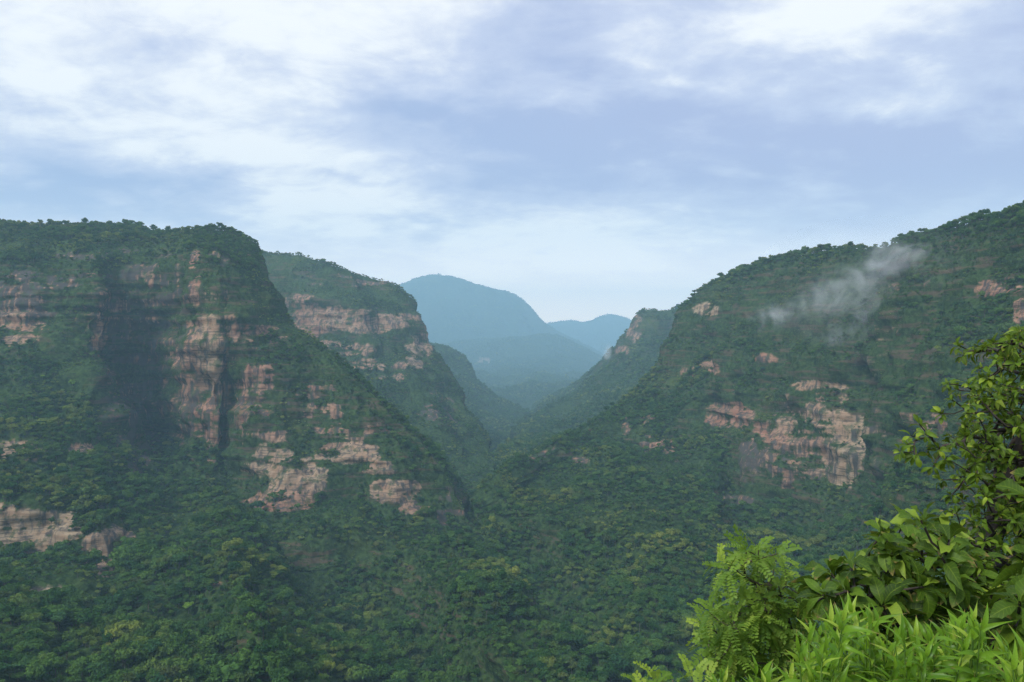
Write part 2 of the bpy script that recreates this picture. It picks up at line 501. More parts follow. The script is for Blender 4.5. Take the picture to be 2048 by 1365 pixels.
RA = [ # x, y, half width, half height, strength, dark, pale
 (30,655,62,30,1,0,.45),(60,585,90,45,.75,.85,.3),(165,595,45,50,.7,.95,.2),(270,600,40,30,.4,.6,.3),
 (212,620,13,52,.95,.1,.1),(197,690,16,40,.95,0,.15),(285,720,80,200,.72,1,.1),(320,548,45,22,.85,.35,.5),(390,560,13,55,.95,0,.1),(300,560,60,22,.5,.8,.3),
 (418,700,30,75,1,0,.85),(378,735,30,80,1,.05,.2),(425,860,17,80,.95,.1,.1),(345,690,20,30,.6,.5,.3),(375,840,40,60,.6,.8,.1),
 (500,665,48,22,.95,.05,.25),(480,640,30,20,.7,.2,.3),(545,690,40,20,.6,.2,.3),(449,790,6,110,1,1,0),(300,620,10,60,.9,.45,.4),(255,700,6,80,.9,.5,.3),(330,800,12,50,.8,.4,.2),(235,850,12,50,.8,.4,.2),(512,770,32,45,.75,.2,.2),(500,830,45,35,.7,.3,.2),  # the narrow, fully dark ellipse paints shade into the crevice
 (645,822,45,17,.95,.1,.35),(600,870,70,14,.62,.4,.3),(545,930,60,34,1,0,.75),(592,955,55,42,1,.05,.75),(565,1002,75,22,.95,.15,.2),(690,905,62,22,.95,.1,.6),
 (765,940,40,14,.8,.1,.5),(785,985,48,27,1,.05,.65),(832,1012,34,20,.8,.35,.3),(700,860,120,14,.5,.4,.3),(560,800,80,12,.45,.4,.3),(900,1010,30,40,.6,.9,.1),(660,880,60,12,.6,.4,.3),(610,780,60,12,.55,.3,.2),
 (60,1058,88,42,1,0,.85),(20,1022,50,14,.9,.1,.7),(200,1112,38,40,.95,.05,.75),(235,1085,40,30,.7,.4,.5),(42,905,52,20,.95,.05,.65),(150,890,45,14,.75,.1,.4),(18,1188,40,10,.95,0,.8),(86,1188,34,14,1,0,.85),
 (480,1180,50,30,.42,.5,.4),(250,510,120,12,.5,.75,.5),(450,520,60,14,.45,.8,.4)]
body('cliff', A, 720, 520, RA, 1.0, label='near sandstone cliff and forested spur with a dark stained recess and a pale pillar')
F_ = [
 [(940,1000,930),(942,1005,925),(945,1012,918),(948,1020,910),(950,1028,905),(955,1036,895),(960,1045,885)],
 [(1030,930,1010),(1020,950,990),(1010,975,960),(1005,990,945),(1000,1010,930),(995,1035,900),(990,1085,830)],
 [(1110,888,1090),(1108,905,1070),(1105,915,1055),(1100,935,1045),(1100,980,970),(1085,1040,880),(1070,1130,740)],
 [(1215,828,1190),(1218,842,1170),(1225,855,1150),(1228,885,1130),(1210,960,980),(1190,1060,840),(1165,1190,650)],
 [(1310,738,1260),(1305,790,1200),(1315,868,1110),(1325,905,1092),(1310,970,970),(1290,1100,770),(1235,1265,560)],
 [(1365,610,1280),(1380,690,1220),(1405,790,1120),(1415,850,1100),(1430,940,1010),(1400,1110,780),(1310,1335,490)],
 [(1430,565,1245),(1440,660,1170),(1470,790,1070),(1475,860,1050),(1480,1040,960),(1440,1130,780),(1360,1380,450)],
 [(1500,540,1200),(1510,650,1120),(1535,785,1030),(1535,890,1005),(1540,1045,930),(1510,1130,760),(1420,1400,430)],
 [(1600,512,1130),(1605,640,1050),(1610,770,985),(1610,930,940),(1620,1050,860),(1600,1150,720),(1540,1400,415)],
 [(1690,502,1070),(1700,640,985),(1695,810,920),(1690,965,880),(1690,1060,780),(1700,1180,620),(1700,1400,395)],
 [(1745,500,1030),(1755,630,945),(1745,800,900),(1735,960,830),(1755,1060,690),(1780,1180,570),(1820,1400,370)],
 [(1800,483,960),(1805,610,850),(1800,780,780),(1800,940,690),(1830,1060,600),(1850,1180,520),(1900,1400,360)],
 [(1900,455,880),(1900,590,780),(1900,760,705),(1900,850,670),(1930,980,580),(1960,1150,480),(2000,1400,345)],
 [(2048,423,760),(2048,540,690),(2045,580,670),(2050,670,655),(2060,850,560),(2080,1100,430),(2120,1400,330)],
 [(2250,385,690),(2250,500,620),(2250,560,600),(2250,660,585),(2260,850,500),(2280,1100,400),(2300,1400,320)],
 [(2600,330,640),(2600,480,570),(2600,560,550),(2600,660,530),(2600,850,460),(2600,1100,380),(2600,1400,310)],
 [(3600,250,540),(3600,460,490),(3600,560,480),(3600,690,460),(3600,880,400),(3600,1130,330),(3600,1480,270)],
 [(6500,60,400),(6500,380,360),(6500,530,350),(6500,720,330),(6500,940,290),(6500,1250,230),(6500,1700,190)],
]
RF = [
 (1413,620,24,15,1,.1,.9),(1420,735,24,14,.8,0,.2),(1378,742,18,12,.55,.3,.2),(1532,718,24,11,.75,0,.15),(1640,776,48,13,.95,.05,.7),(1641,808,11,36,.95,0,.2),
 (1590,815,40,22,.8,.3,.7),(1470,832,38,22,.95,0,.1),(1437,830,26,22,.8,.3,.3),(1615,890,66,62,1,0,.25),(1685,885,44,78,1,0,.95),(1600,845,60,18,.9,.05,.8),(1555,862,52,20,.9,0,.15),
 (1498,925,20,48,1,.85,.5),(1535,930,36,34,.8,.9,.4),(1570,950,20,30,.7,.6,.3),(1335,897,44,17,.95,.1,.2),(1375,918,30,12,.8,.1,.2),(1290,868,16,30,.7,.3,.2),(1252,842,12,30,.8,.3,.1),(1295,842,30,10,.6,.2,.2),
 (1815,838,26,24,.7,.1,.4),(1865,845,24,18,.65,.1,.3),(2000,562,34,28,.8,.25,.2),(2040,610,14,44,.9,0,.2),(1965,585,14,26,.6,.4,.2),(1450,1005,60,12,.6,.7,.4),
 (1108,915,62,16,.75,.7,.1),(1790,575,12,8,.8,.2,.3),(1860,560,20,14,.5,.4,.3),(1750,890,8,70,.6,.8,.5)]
F_ = [[(x, y, d * ((.965 if i == 5 else 1.09 if i == 6 else 1) if 2 <= k <= 10 else 1)) for i, (x, y, d) in enumerate(c)] for k, c in enumerate(F_)]
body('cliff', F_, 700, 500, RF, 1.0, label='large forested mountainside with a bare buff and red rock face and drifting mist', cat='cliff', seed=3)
B = [
 [(200,485,1780),(200,560,1700),(220,610,1650),(220,665,1620),(230,780,1500),(240,860,1400),(260,1010,1200)],
 [(440,498,1680),(440,560,1620),(460,610,1580),(460,665,1560),(470,780,1450),(480,860,1360),(500,1010,1150)],
 [(535,506,1630),(560,560,1575),(600,615,1535),(600,668,1520),(630,760,1430),(660,830,1350),(720,1000,1150)],
 [(620,520,1600),(640,570,1550),(650,618,1515),(650,668,1500),(690,750,1420),(720,830,1340),(810,1000,1150)],
 [(695,543,1585),(712,595,1540),(728,626,1505),(728,668,1490),(760,745,1415),(790,830,1330),(870,1000,1150)],
 [(715,548,1620),(745,595,1570),(755,628,1530),(755,668,1515),(780,748,1430),(810,830,1335),(885,1000,1150)],
 [(790,570,1600),(790,605,1555),(790,630,1520),(790,672,1500),(815,758,1415),(845,840,1320),(915,1000,1145)],
 [(835,617,1570),(828,640,1540),(826,662,1515),(826,702,1500),(852,780,1410),(880,850,1310),(940,1000,1140)],
 [(866,688,1550),(862,700,1530),(858,716,1508),(858,745,1498),(882,815,1400),(910,870,1300),(960,1000,1130)],
 [(892,750,1525),(888,764,1505),(886,776,1490),(888,795,1475),(908,850,1380),(930,900,1280),(975,1000,1120)],
 [(930,815,1470),(930,828,1448),(930,840,1425),(932,858,1405),(948,895,1330),(965,930,1250),(990,1005,1110)],
 [(975,885,1370),(977,898,1340),(978,908,1320),(980,920,1295),(985,940,1250),(992,965,1200),(1005,1010,1100)],
]
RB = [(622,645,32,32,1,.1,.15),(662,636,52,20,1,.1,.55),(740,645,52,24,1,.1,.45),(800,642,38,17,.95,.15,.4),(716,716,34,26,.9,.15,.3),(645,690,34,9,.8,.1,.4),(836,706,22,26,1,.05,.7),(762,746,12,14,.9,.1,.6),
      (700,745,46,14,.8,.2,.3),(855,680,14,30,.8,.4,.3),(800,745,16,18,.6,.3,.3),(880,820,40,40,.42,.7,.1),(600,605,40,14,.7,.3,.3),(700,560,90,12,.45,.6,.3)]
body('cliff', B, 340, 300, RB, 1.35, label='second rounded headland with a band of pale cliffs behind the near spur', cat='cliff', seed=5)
E = [
 [(1075,806,2700),(1074,808,2680),(1072,810,2650),(1070,813,2600),(1066,818,2500)],
 [(1150,768,2350),(1135,785,2300),(1110,805,2200),(1085,825,2080),(1050,850,1900)],
 [(1215,712,2080),(1195,745,2050),(1160,785,1950),(1110,825,1800),(1030,880,1550)],
 [(1242,680,1960),(1225,720,1930),(1190,775,1850),(1120,840,1680),(1010,920,1380)],
 [(1264,648,1930),(1252,690,1890),(1225,770,1780),(1150,850,1580),(990,960,1220)],
 [(1285,620,1910),(1278,680,1860),(1260,770,1740),(1200,870,1500),(985,990,1120)],
 [(1330,618,1930),(1320,700,1850),(1300,790,1700),(1240,900,1420),(985,1010,1070)],
 [(1372,606,1960),(1365,700,1860),(1350,800,1700),(1290,920,1420),(1000,1040,1030)],
 [(1460,590,2020),(1450,700,1900),(1430,800,1740),(1360,930,1450),(1100,1060,1030)],
 [(1750,560,2150),(1740,700,2000),(1720,800,1800),(1650,930,1500),(1400,1060,1080)],
]
RE = [(1268,665,13,24,.9,.2,.4),(1246,700,14,9,.95,0,.3),(1275,640,9,8,.7,.2,.5)]
body('cliff', E, 260, 240, RE, 1.5, label='steep wooded headland with a small bare outcrop, closing the valley behind the mountainside', seed=7)
C_ = [
 [(800,690,2450),(810,740,2350),(830,830,2100),(880,960,1600)],
 [(865,688,2400),(870,740,2300),(890,830,2050),(930,950,1600)],
 [(907,700,2380),(912,750,2280),(930,830,2050),(965,940,1600)],
 [(940,735,2340),(947,775,2250),(962,835,2050),(990,925,1650)],
 [(968,775,2290),(975,805,2200),(990,850,2020),(1010,915,1680)],
 [(1010,806,2250),(1014,830,2150),(1022,860,2000),(1035,905,1720)],
 [(1055,828,2200),(1058,842,2130),(1062,862,2000),(1066,895,1780)],
]
body('hill', C_, 190, 170, [], 1.7, label='dark hazy spur behind the second headland', cat='hill', seed=9)
D1 = [
 [(800,700,3800),(800,760,3400),(820,840,2700)],
 [(900,688,3650),(900,740,3350),(920,820,2650)],
 [(990,676,3600),(990,735,3300),(1000,815,2600)],
 [(1095,672,3600),(1090,730,3300),(1070,808,2600)],
 [(1150,688,3600),(1150,740,3300),(1110,805,2600)],
 [(1205,716,3600),(1200,750,3350),(1150,805,2650)],
 [(1280,750,3600),(1270,780,3350),(1220,830,2650)],
]
D1 = [[(x, y, d * (1.25, 1.2, 1.05)[i]) for i, (x, y, d) in enumerate(c)] for c in D1]
body('hill', D1, 260, 130, [(970,722,14,5,.9,.2,.6)], 3.0, label='low rounded hill in blue haze at the head of the valley', cat='hill', strata=.5, seed=11)
D2 = [
 [(560,640,5400),(560,700,5000),(560,800,4200)],
 [(720,592,5300),(720,660,4950),(720,800,4200)],
 [(800,571,5200),(800,650,4900),(800,800,4150)],
 [(842,558,5200),(840,640,4900),(840,800,4150)],
 [(872,551,5200),(872,640,4900),(872,800,4150)],
 [(900,556,5200),(900,640,4900),(900,800,4150)],
 [(945,570,5200),(945,650,4900),(945,800,4150)],
 [(1040,598,5200),(1035,660,4900),(1030,800,4150)],
 [(1066,622,5200),(1062,680,4900),(1060,800,4150)],
 [(1088,644,5200),(1085,690,4900),(1085,800,4150)],
 [(1130,672,5200),(1125,710,4900),(1125,800,4150)],
 [(1250,730,5200),(1250,750,4900),(1250,800,4150)],
]
body('mountain', D2, 330, 150, [], 3.4, label='pale blue mountain with a pointed summit, tallest on the skyline', cat='mountain', strata=.6, seed=13)
D3 = [
 [(900,670,6400),(900,710,6000),(900,780,5200)],
 [(1050,656,6300),(1050,700,5950),(1050,780,5200)],
 [(1110,645,6300),(1110,700,5950),(1110,780,5200)],
 [(1148,641,6300),(1148,690,5950),(1148,780,5200)],
 [(1165,645,6300),(1165,690,5950),(1165,780,5200)],
 [(1215,630,6300),(1215,690,5950),(1215,780,5200)],
 [(1255,640,6300),(1255,690,5950),(1255,780,5200)],
 [(1330,680,6300),(1330,710,5950),(1330,780,5200)],
 [(1500,700,6300),(1500,720,5950),(1500,780,5200)],
]
body('mountain', D3, 240, 110, [], 3.6, label='faint low mountain farthest away, above the end of the valley', cat='mountain', strata=.6, seed=15)

# ground: one sheet from behind the camera to the far end of the valley
def ground_z(x, y):
    near = -1.75 - .56 * np.maximum(y, -1) + .16 * np.clip(x, -5, 5) * sstep(y, 30, 5)
    far = -290 - 330 * np.clip((y - 1100) / 6000, 0, 1)
    z = np.maximum(near, far)
    return z
xs = np.concatenate([-np.geomspace(7000, 3, 120), np.linspace(-2.6, 2.6, 12), np.geomspace(3, 7000, 120)])
ys = np.concatenate([-np.geomspace(1500, 2, 40), np.linspace(-1.5, 12, 28), np.geomspace(12.6, 13500, 210)])
X, Y = np.meshgrid(xs, ys)
Z = ground_z(X, Y)
GP = np.stack([X, Y, Z], -1)
wd = sstep(Y, 5, 120)
Z = Z + wd * (fbm(GP, 120, 3, 90) * 7) + (1 - wd) * fbm(GP, 2.5, 3, 91) * .12
GP[..., 2] = Z
idx = np.arange(X.size).reshape(X.shape)
GF = np.stack([idx[:-1, :-1], idx[:-1, 1:], idx[1:, 1:], idx[1:, :-1]], -1).reshape(-1, 4)
z0 = np.zeros(X.size)
g_o = link('ground', mesh_np('ground', GP.reshape(-1, 3), GF, M_HILL, True, {'rock': z0, 'dark': z0, 'pale': z0, 'steep': z0}))
setp(g_o, 'grassy ground of the near hillside and the valley floor', 'ground', None, 'structure')

# ------------------------------------------------------------------ forest trees
def leaf_cards(c, nrm, size, rs, tilt=.75):
    """quads at centres c facing roughly nrm"""
    n = nrm + rs.normal(0, tilt, nrm.shape)
    n /= np.linalg.norm(n, axis=1, keepdims=True)
    r = rs.normal(0, 1, nrm.shape)
    a = np.cross(n, r); a /= np.linalg.norm(a, axis=1, keepdims=True)
    b = np.cross(n, a)
    s = size[:, None]
    v = np.stack([c - a * s - b * s * .55, c + a * s * .1 - b * s * .75, c + a * s, c + a * s * .1 + b * s * .75], 1)
    return v.reshape(-1, 3)

ICO = None
def ico(sub=2):
    bm = bmesh.new()
    bmesh.ops.create_icosphere(bm, subdivisions=sub, radius=1)
    v = np.array([q.co[:] for q in bm.verts]); f = np.array([[q.index for q in t.verts] for t in bm.faces])
    bm.free()
    return v, f
ICO_V, ICO_F = ico(2)

def crown_geo(seed, H, rx, rz, nclump, nleaf, lsize):
    """crown = leaf clumps round a few limbs; returns verts, quads (tri cores stored as degenerate-free quads apart)"""
    rs = np.random.default_rng(seed)
    V, T = [], []
    cz = H - rz
    cen, rad = [], []
    for k in range(nclump):
        u = rs.normal(0, 1, 3); u /= np.linalg.norm(u)
        if u[2] < -.45: u[2] = -u[2] * .5
        r = rs.uniform(.5, .86)
        cen.append(np.array([u[0] * rx * r, u[1] * rx * r, cz + u[2] * rz * r])); rad.append(rx * rs.uniform(.26, .44))
    cards = []
    for c, q in zip(cen, rad):
        m = max(6, int(nleaf / nclump))
        u = rs.normal(0, 1, (m, 3)); u /= np.linalg.norm(u, axis=1, keepdims=True)
        u[:, 2] = np.where(u[:, 2] < -.2, -u[:, 2], u[:, 2])
        rr = q * rs.uniform(.75, 1.15, (m, 1))
        nr = u * np.array([1, 1, 1]) + np.array([0, 0, .35])
        cards.append(leaf_cards(c + u * rr * np.array([1, 1, .8]), nr, lsize * rs.uniform(.6, 1.3, m), rs))
    cv = np.concatenate(cards)
    q = np.arange(len(cv)).reshape(-1, 4)
    core = ICO_V * np.array([rx * .52, rx * .52, rz * .58])
    core = core * (1 + .22 * fbm(ICO_V + seed * 3.1, .7, 2, seed)[:, None]) + np.array([0, 0, cz])
    return cv, q, core, cen

def build_me(name, parts, mat):
    """parts: list of (verts, faces) with 3 or 4 corners"""
    vs, fs, k = [], [], 0
    for v, f in parts:
        vs.append(v); fs += (np.asarray(f) + k).tolist(); k += len(v)
    me = bpy.data.meshes.new(name)
    me.from_pydata(np.concatenate(vs).tolist(), [], fs)
    me.polygons.foreach_set('use_smooth', np.ones(len(me.polygons), bool))
    me.materials.append(mat)
    me.update()
    return me

def tube(pts, radii, sides=5):
    pts = [Vector(p) for p in pts]
    vs, fs = [], []
    for i, p in enumerate(pts):
        d = (pts[min(i + 1, len(pts) - 1)] - pts[max(i - 1, 0)]).normalized()
        a = d.cross(Vector((.13, .31, .94)) if abs(d.z) < .9 else Vector((1, .2, 0))).normalized()
        b = d.cross(a)
        for k in range(sides):
            t = k * 2 * math.pi / sides
            vs.append(tuple(p + (a * math.cos(t) + b * math.sin(t)) * radii[i]))
    for i in range(len(pts) - 1):
        for k in range(sides):
            k2 = (k + 1) % sides
            fs.append([i * sides + k, i * sides + k2, (i + 1) * sides + k2, (i + 1) * sides + k])
    return np.array(vs), fs

CROWNS, TRUNKS, SPECS = [], [], []
tree_src = bpy.data.collections.new('tree_kinds')
for k in range(8):
    rs = np.random.default_rng(100 + k)
    H = rs.uniform(7.5, 11); rx = rs.uniform(3.2, 4.6); rz = rs.uniform(2.4, 3.6)
    if k == 6: H, rx, rz = 4.0, 2.6, 1.9          # low bush
    if k == 7: H, rx, rz = 2.6, 2.3, 1.3          # flat bush
    cv, q, core, cen = crown_geo(200 + k, H, rx, rz, int(rs.integers(12, 20)), 620, .52)
    crown_parts = [(cv, q), (core, ICO_F)]
    th = H - rz
    limbs = [tube([(0, 0, -1.2), (.1, 0, th * .4), (-.08, .1, th * .8)], [.28, .22, .16])]
    for c in cen[:6]:
        limbs.append(tube([(0, .05, th * .55), (c[0] * .45, c[1] * .45, th * .8), tuple(c)], [.14, .09, .04], 4))
    CROWNS.append(build_me('crown', crown_parts, M_CROWN))
    TRUNKS.append(build_me('trunk', limbs, M_BARK))
    me = build_me('tree_kind', crown_parts + limbs, M_CROWN)
    me.materials.append(M_BARK)
    nc = len(q) + len(ICO_F)
    mi = np.zeros(len(me.polygons), np.int32); mi[nc:] = 1
    me.polygons.foreach_set('material_index', mi)
    tree_src.objects.link(bpy.data.objects.new('k%02d' % k, me))
    SPECS.append((H, rx, rz))
LIME_CROWNS = []
for k in range(3):
    me = CROWNS[k * 2].copy(); me.materials.clear(); me.materials.append(M_LIME); LIME_CROWNS.append(me)
for k in range(4):                                 # far kinds: fewer, larger leaves
    rs = np.random.default_rng(300 + k)
    H, rx, rz = rs.uniform(8, 11), rs.uniform(3.8, 4.8), rs.uniform(2.8, 3.6)
    cv, q, core, cen = crown_geo(400 + k, H, rx, rz, 8, 110, 1.15)
    me = build_me('tree_kind', [(cv, q), (core, ICO_F)], M_CROWN)
    tree_src.objects.link(bpy.data.objects.new('k%02d' % (8 + k), me))

# scatter
P_all, S_all, I_all = [], [], []
def scatter(b, per, kinds, smin, smax, rockp=.13, vis=True, far=False):
    G, n, rock, steep = b['G'], b['n'], b['rock'], b['steep']
    q00, q01, q10, q11 = G[:-1, :-1], G[:-1, 1:], G[1:, :-1], G[1:, 1:]
    area = .5 * np.linalg.norm(np.cross(q11 - q00, q01 - q10), axis=2)
    cp_ = .25 * (q00 + q01 + q10 + q11)
    rk = .25 * (rock[:-1, :-1] + rock[1:, :-1] + rock[:-1, 1:] + rock[1:, 1:])
    sp = steep[:-1, :-1]
    dens = 1.0 / per * (rk < .35) + (rk >= .35) * rockp / per
    clump = .75 + .9 * fbm(cp_, 28 * b['amp'], 2, 123)
    dens = dens * np.clip(clump, .45, 1.6) * (1 + .5 * sstep(sp, .35, .7))
    pxx, pyy = project(cp_)
    inside = (pxx > -160) & (pxx < 2200) & (pyy < 1480) & (cp_[..., 1] > 20)
    dens = dens * np.where(inside, 1, .25)
    cnt = rng.poisson(np.minimum(area * dens, 3))
    ii, jj = np.nonzero(cnt)
    rep = cnt[ii, jj]
    ii = np.repeat(ii, rep); jj = np.repeat(jj, rep)
    s, t = rng.random(len(ii))[:, None], rng.random(len(ii))[:, None]
    p = (q00[ii, jj] * (1 - s) * (1 - t) + q01[ii, jj] * s * (1 - t) + q10[ii, jj] * (1 - s) * t + q11[ii, jj] * s * t)
    st = sp[ii, jj]; r_ = rk[ii, jj]
    sc = (smin + (smax - smin) * rng.random(len(ii)) ** 1.6) * np.where(rng.random(len(ii)) < .04, 1.4, 1)
    sc = sc * (1 - .68 * sstep(st, .28, .62)) * (.84 + .55 * fbm(p, 50 * b['amp'], 3, 321)) * np.where(r_ > .35, .5, 1)
    kd = np.array(kinds)[rng.integers(0, len(kinds), len(ii))]
    if not far:
        bush = rng.random(len(ii)) < sstep(st, .22, .6) * .75
        kd = np.where(bush, rng.integers(6, 8, len(ii)), kd)
    if not far: sc = sc * np.interp(p[:, 1], [300, 700, 1000, 1300], [1.0, .85, .68, .75])
    P_all.append(p); S_all.append(sc); I_all.append(kd)
bd = {k: b for k, b in enumerate(BODIES)}
scatter(bd[0], 15, range(6), .45, 1.4)
scatter(bd[1], 15, range(6), .45, 1.4)
scatter(bd[2], 36, range(6), .6, 1.15)
scatter(bd[3], 42, [8, 9, 10, 11], .6, 1.2, far=True)
scatter(bd[4], 50, [8, 9, 10, 11], .7, 1.25, far=True)
scatter(bd[5], 80, [8, 9, 10, 11], .9, 1.7, far=True)
scatter(bd[6], 130, [8, 9, 10, 11], 1.0, 2.0, far=True)
scatter(bd[7], 220, [8, 9, 10, 11], 1.2, 2.2, far=True)
gb = dict(G=GP, n=None, rock=np.zeros(X.shape), steep=np.zeros(X.shape), amp=1.0)
m_ = (ys > 330) & (ys < 3200)
mx = np.abs(xs) < 1500
gsub = dict(G=GP[np.ix_(m_, mx)], rock=np.zeros((m_.sum(), mx.sum())), steep=np.zeros((m_.sum(), mx.sum())), amp=1.0, n=None)
def scatter_ground():
    n = 16000
    y = rng.uniform(330, 3200, n); x = rng.uniform(-1, 1, n) * (.2 * y + 60) + .02 * y
    z = ground_z(x, y)
    p = np.stack([x, y, z], 1); p[:, 2] += fbm(p, 120, 3, 90) * 7
    P_all.append(p); S_all.append(rng.uniform(.6, 1.15, n)); I_all.append(np.where(y < 1500, rng.integers(0, 6, n), rng.integers(8, 12, n)))
scatter_ground()
TP, TS, TI = np.concatenate(P_all), np.concatenate(S_all), np.concatenate(I_all)

# the 300 that show largest become trees of their own
bvh = BVHTree.FromPolygons(np.concatenate([b['V'] for b in BODIES[:3]]).tolist(),
                           np.concatenate([f + k for f, k in zip([b['F'] for b in BODIES[:3]], np.cumsum([0] + [len(b['V']) for b in BODIES[:2]]))]).tolist())
def seen(p):
    v = Vector(p); L = v.length
    hit = bvh.ray_cast(Vector((0, 0, 0)), v.normalized(), L - 14)
    return hit[0] is None
tpx, tpy = project(TP)
app = TS * np.where(TI < 6, 1, .55) / TP[:, 1]
inside = (tpx > 5) & (tpx < 2040) & (tpy > 420) & (tpy < 1360) & (TI < 8)
hid = (tpx > 1560) & (tpy > 1000 + (1800 - tpx) * .6)
order = np.argsort(-np.where(inside & ~hid, app, 0))
chosen = []
for i in order[:1500]:
    top = TP[i] + np.array([0, 0, 6 * TS[i]])
    if seen(top):
        chosen.append(int(i))
    if len(chosen) >= 270: break
keep = np.ones(len(TP), bool); keep[chosen] = False

def plant(name, loc, s, rz, k, label, cat, group=None, crown=None, tilt=(0, 0), sz=1.0):
    e = empty(name, loc)
    e.scale = (s, s, s * sz)
    e.rotation_euler = (tilt[0], tilt[1], rz)
    setp(e, label, cat, group)
    link('trunk', TRUNKS[k], e)
    link('crown', crown or CROWNS[k], e)
    return e
for i in chosen:
    zone = ('the slope below the left cliff', 'the valley bottom between the two cliffs', 'the slope below the right rock face')[int(tpx[i] > 620) + int(tpx[i] > 1130)]
    plant('forest_tree', TP[i], float(TS[i]), random.uniform(0, 6.28), int(TI[i]),
          'dark green broadleaf tree in the dense forest on ' + zone, 'tree', 'forest trees on ' + zone)

def on_hill(px, py):
    d = Vector(pt(px, py, 1.0)).normalized()
    h = bvh.ray_cast(Vector((0, 0, 0)), d)
    return np.array(h[0]) if h[0] is not None else None
for (px, py, s, k, label) in [
    (234, 946, .75, 0, 'small lime green tree below the dark stained recess of the near cliff'),
    (145, 772, 1.15, 1, 'lime green tree below the grey cliff band at the left edge'),
    (85, 760, .7, 2, 'small pale green tree beside the lime tree under the grey cliff band'),
    (377, 1228, .95, 0, 'lime green tree alone in dark forest, nearest the yellowish spur'),
    (340, 1182, .6, 1, 'small lime tree uphill of the lime tree by the yellowish spur'),
    (426, 1074, .7, 2, 'small lime tree on the slope under the tall rock pillar'),
    (79, 1350, 1.0, 1, 'lime green tree at the bottom left corner of the forest'),
    (250, 1318, .7, 2, 'yellow green tree in the forest by the bottom edge, left part'),
    (800, 1305, .5, 0, 'small bright green tree low in the forest at the middle of the valley'),
    (1188, 1030, .6, 2, 'light green tree in the forest on the mountainside right of the valley mouth'),
    (1520, 1055, .7, 1, 'light green tree beside the dark overhang on the mountainside'),
    (120, 500, .9, 2, 'pale green tree on the plateau above the grey cliff band'),
    (205, 528, .7, 0, 'small pale green tree at the plateau edge left of the recess')]:
    p = on_hill(px, py)
    if p is None: continue
    p[2] -= 1.0
    plant('lime_tree', p, s, random.uniform(0, 6.28), k * 2, label, 'tree', None, LIME_CROWNS[k])
for (px, py) in [(460, 1165), (482, 1172), (520, 1195), (540, 1216), (526, 1232), (505, 1214), (546, 1252), (560, 1272), (556, 1296), (576, 1322), (520, 1262), (492, 1252), (590, 1345), (470, 1195), (535, 1310), (500, 1290)]:
    p = on_hill(px, py)
    if p is None: continue
    p[2] -= 1.0
    kk = random.randrange(3)
    plant('yellow_green_bush', p, random.uniform(.3, .55), random.uniform(0, 6.28), kk * 2,
          'yellow green bush on the bare crest of the near spur at the bottom left', 'bush', 'yellow green bushes along the crest of the near spur', LIME_CROWNS[kk])
def crest_at(b, px, rows=(0, 200)):
    """highest point of a body in the view at column px"""
    V = b['V']; x, y = project(V)
    m = np.abs(x - px) < 6
    i = np.nonzero(m)[0][np.argmin(y[m])]
    return V[i].copy()
for (bi, px, s, k, sz, tl, label) in [
    (0, 340, 1.0, 3, 1.25, .0, 'tree standing out on the skyline of the left plateau, middle of the rim'),
    (0, 356, .8, 1, 1.3, .1, 'slimmer tree close to the tree standing out on the left plateau skyline'),
    (0, 50, .9, 4, 1.2, .0, 'tree standing out on the left plateau skyline near the frame edge'),
    (0, 508, .9, 2, 1.1, .2, 'dark tree on the outermost corner of the left plateau rim'),
    (1, 1962, 1.3, 5, 1.15, .3, 'large leaning tree standing up from the skyline of the right mountainside'),
    (1, 1765, 1.0, 0, 1.05, .1, 'tree on the right skyline just above the top of the mist'),
    (2, 530, 1.0, 1, 1.2, .0, 'tree on the skyline in the notch between the plateau and second headland'),
    (6, 882, 3.0, 0, 1.2, .0, 'lone tree on the summit of the far blue mountain')]:
    p = crest_at(BODIES[bi], px)
    p[2] -= .5
    plant('skyline_tree', p, s * .8, random.uniform(0, 6.28), k, label, 'tree', None, None, (0, tl), sz)

for (bi, pxs, lab) in [(0, (12, 88, 140, 172, 236, 268, 300, 405, 440, 478), 'left plateau rim'), (1, (1420, 1478, 1540, 1605, 1660, 1712, 1800, 1850, 1900, 2005), 'ridge of the right mountainside')]:
    for px in pxs:
        p = crest_at(BODIES[bi], px + random.uniform(-8, 8)); p[2] -= .6
        plant('ridge_tree', p, random.uniform(.55, .95), random.uniform(0, 6.28), random.randrange(6), 'dark tree rising a little above the bushes on the ' + lab, 'tree',
              'taller trees along the ' + lab, None, (random.uniform(-.15, .15), random.uniform(-.2, .2)), random.uniform(1.0, 1.5))
# everything else of the forest: one object
KP = TP[keep]; KS = TS[keep]; KI = TI[keep]
fm = bpy.data.meshes.new('forest')
fm.vertices.add(len(KP)); fm.vertices.foreach_set('co', KP.astype(np.float32).ravel())
a = fm.attributes.new('scl', 'FLOAT_VECTOR', 'POINT')
sv = np.stack([KS * rng.uniform(.85, 1.2, len(KS)), KS * rng.uniform(.85, 1.2, len(KS)), KS * rng.uniform(.8, 1.25, len(KS))], 1)
a.data.foreach_set('vector', sv.astype(np.float32).ravel())
a = fm.attributes.new('rot', 'FLOAT_VECTOR', 'POINT')
rv = np.stack([rng.normal(0, .09, len(KS)), rng.normal(0, .09, len(KS)), rng.uniform(0, 6.283, len(KS))], 1)
a.data.foreach_set('vector', rv.astype(np.float32).ravel())
a = fm.attributes.new('kind_index', 'INT', 'POINT')
a.data.foreach_set('value', KI.astype(np.int32))
forest = link('forest', fm)
setp(forest, 'dense green forest covering the valley, slopes and ledges', 'forest', None, 'stuff')
ng = bpy.data.node_groups.new('grow_forest', 'GeometryNodeTree')
ng.interface.new_socket('Geometry', in_out='INPUT', socket_type='NodeSocketGeometry')
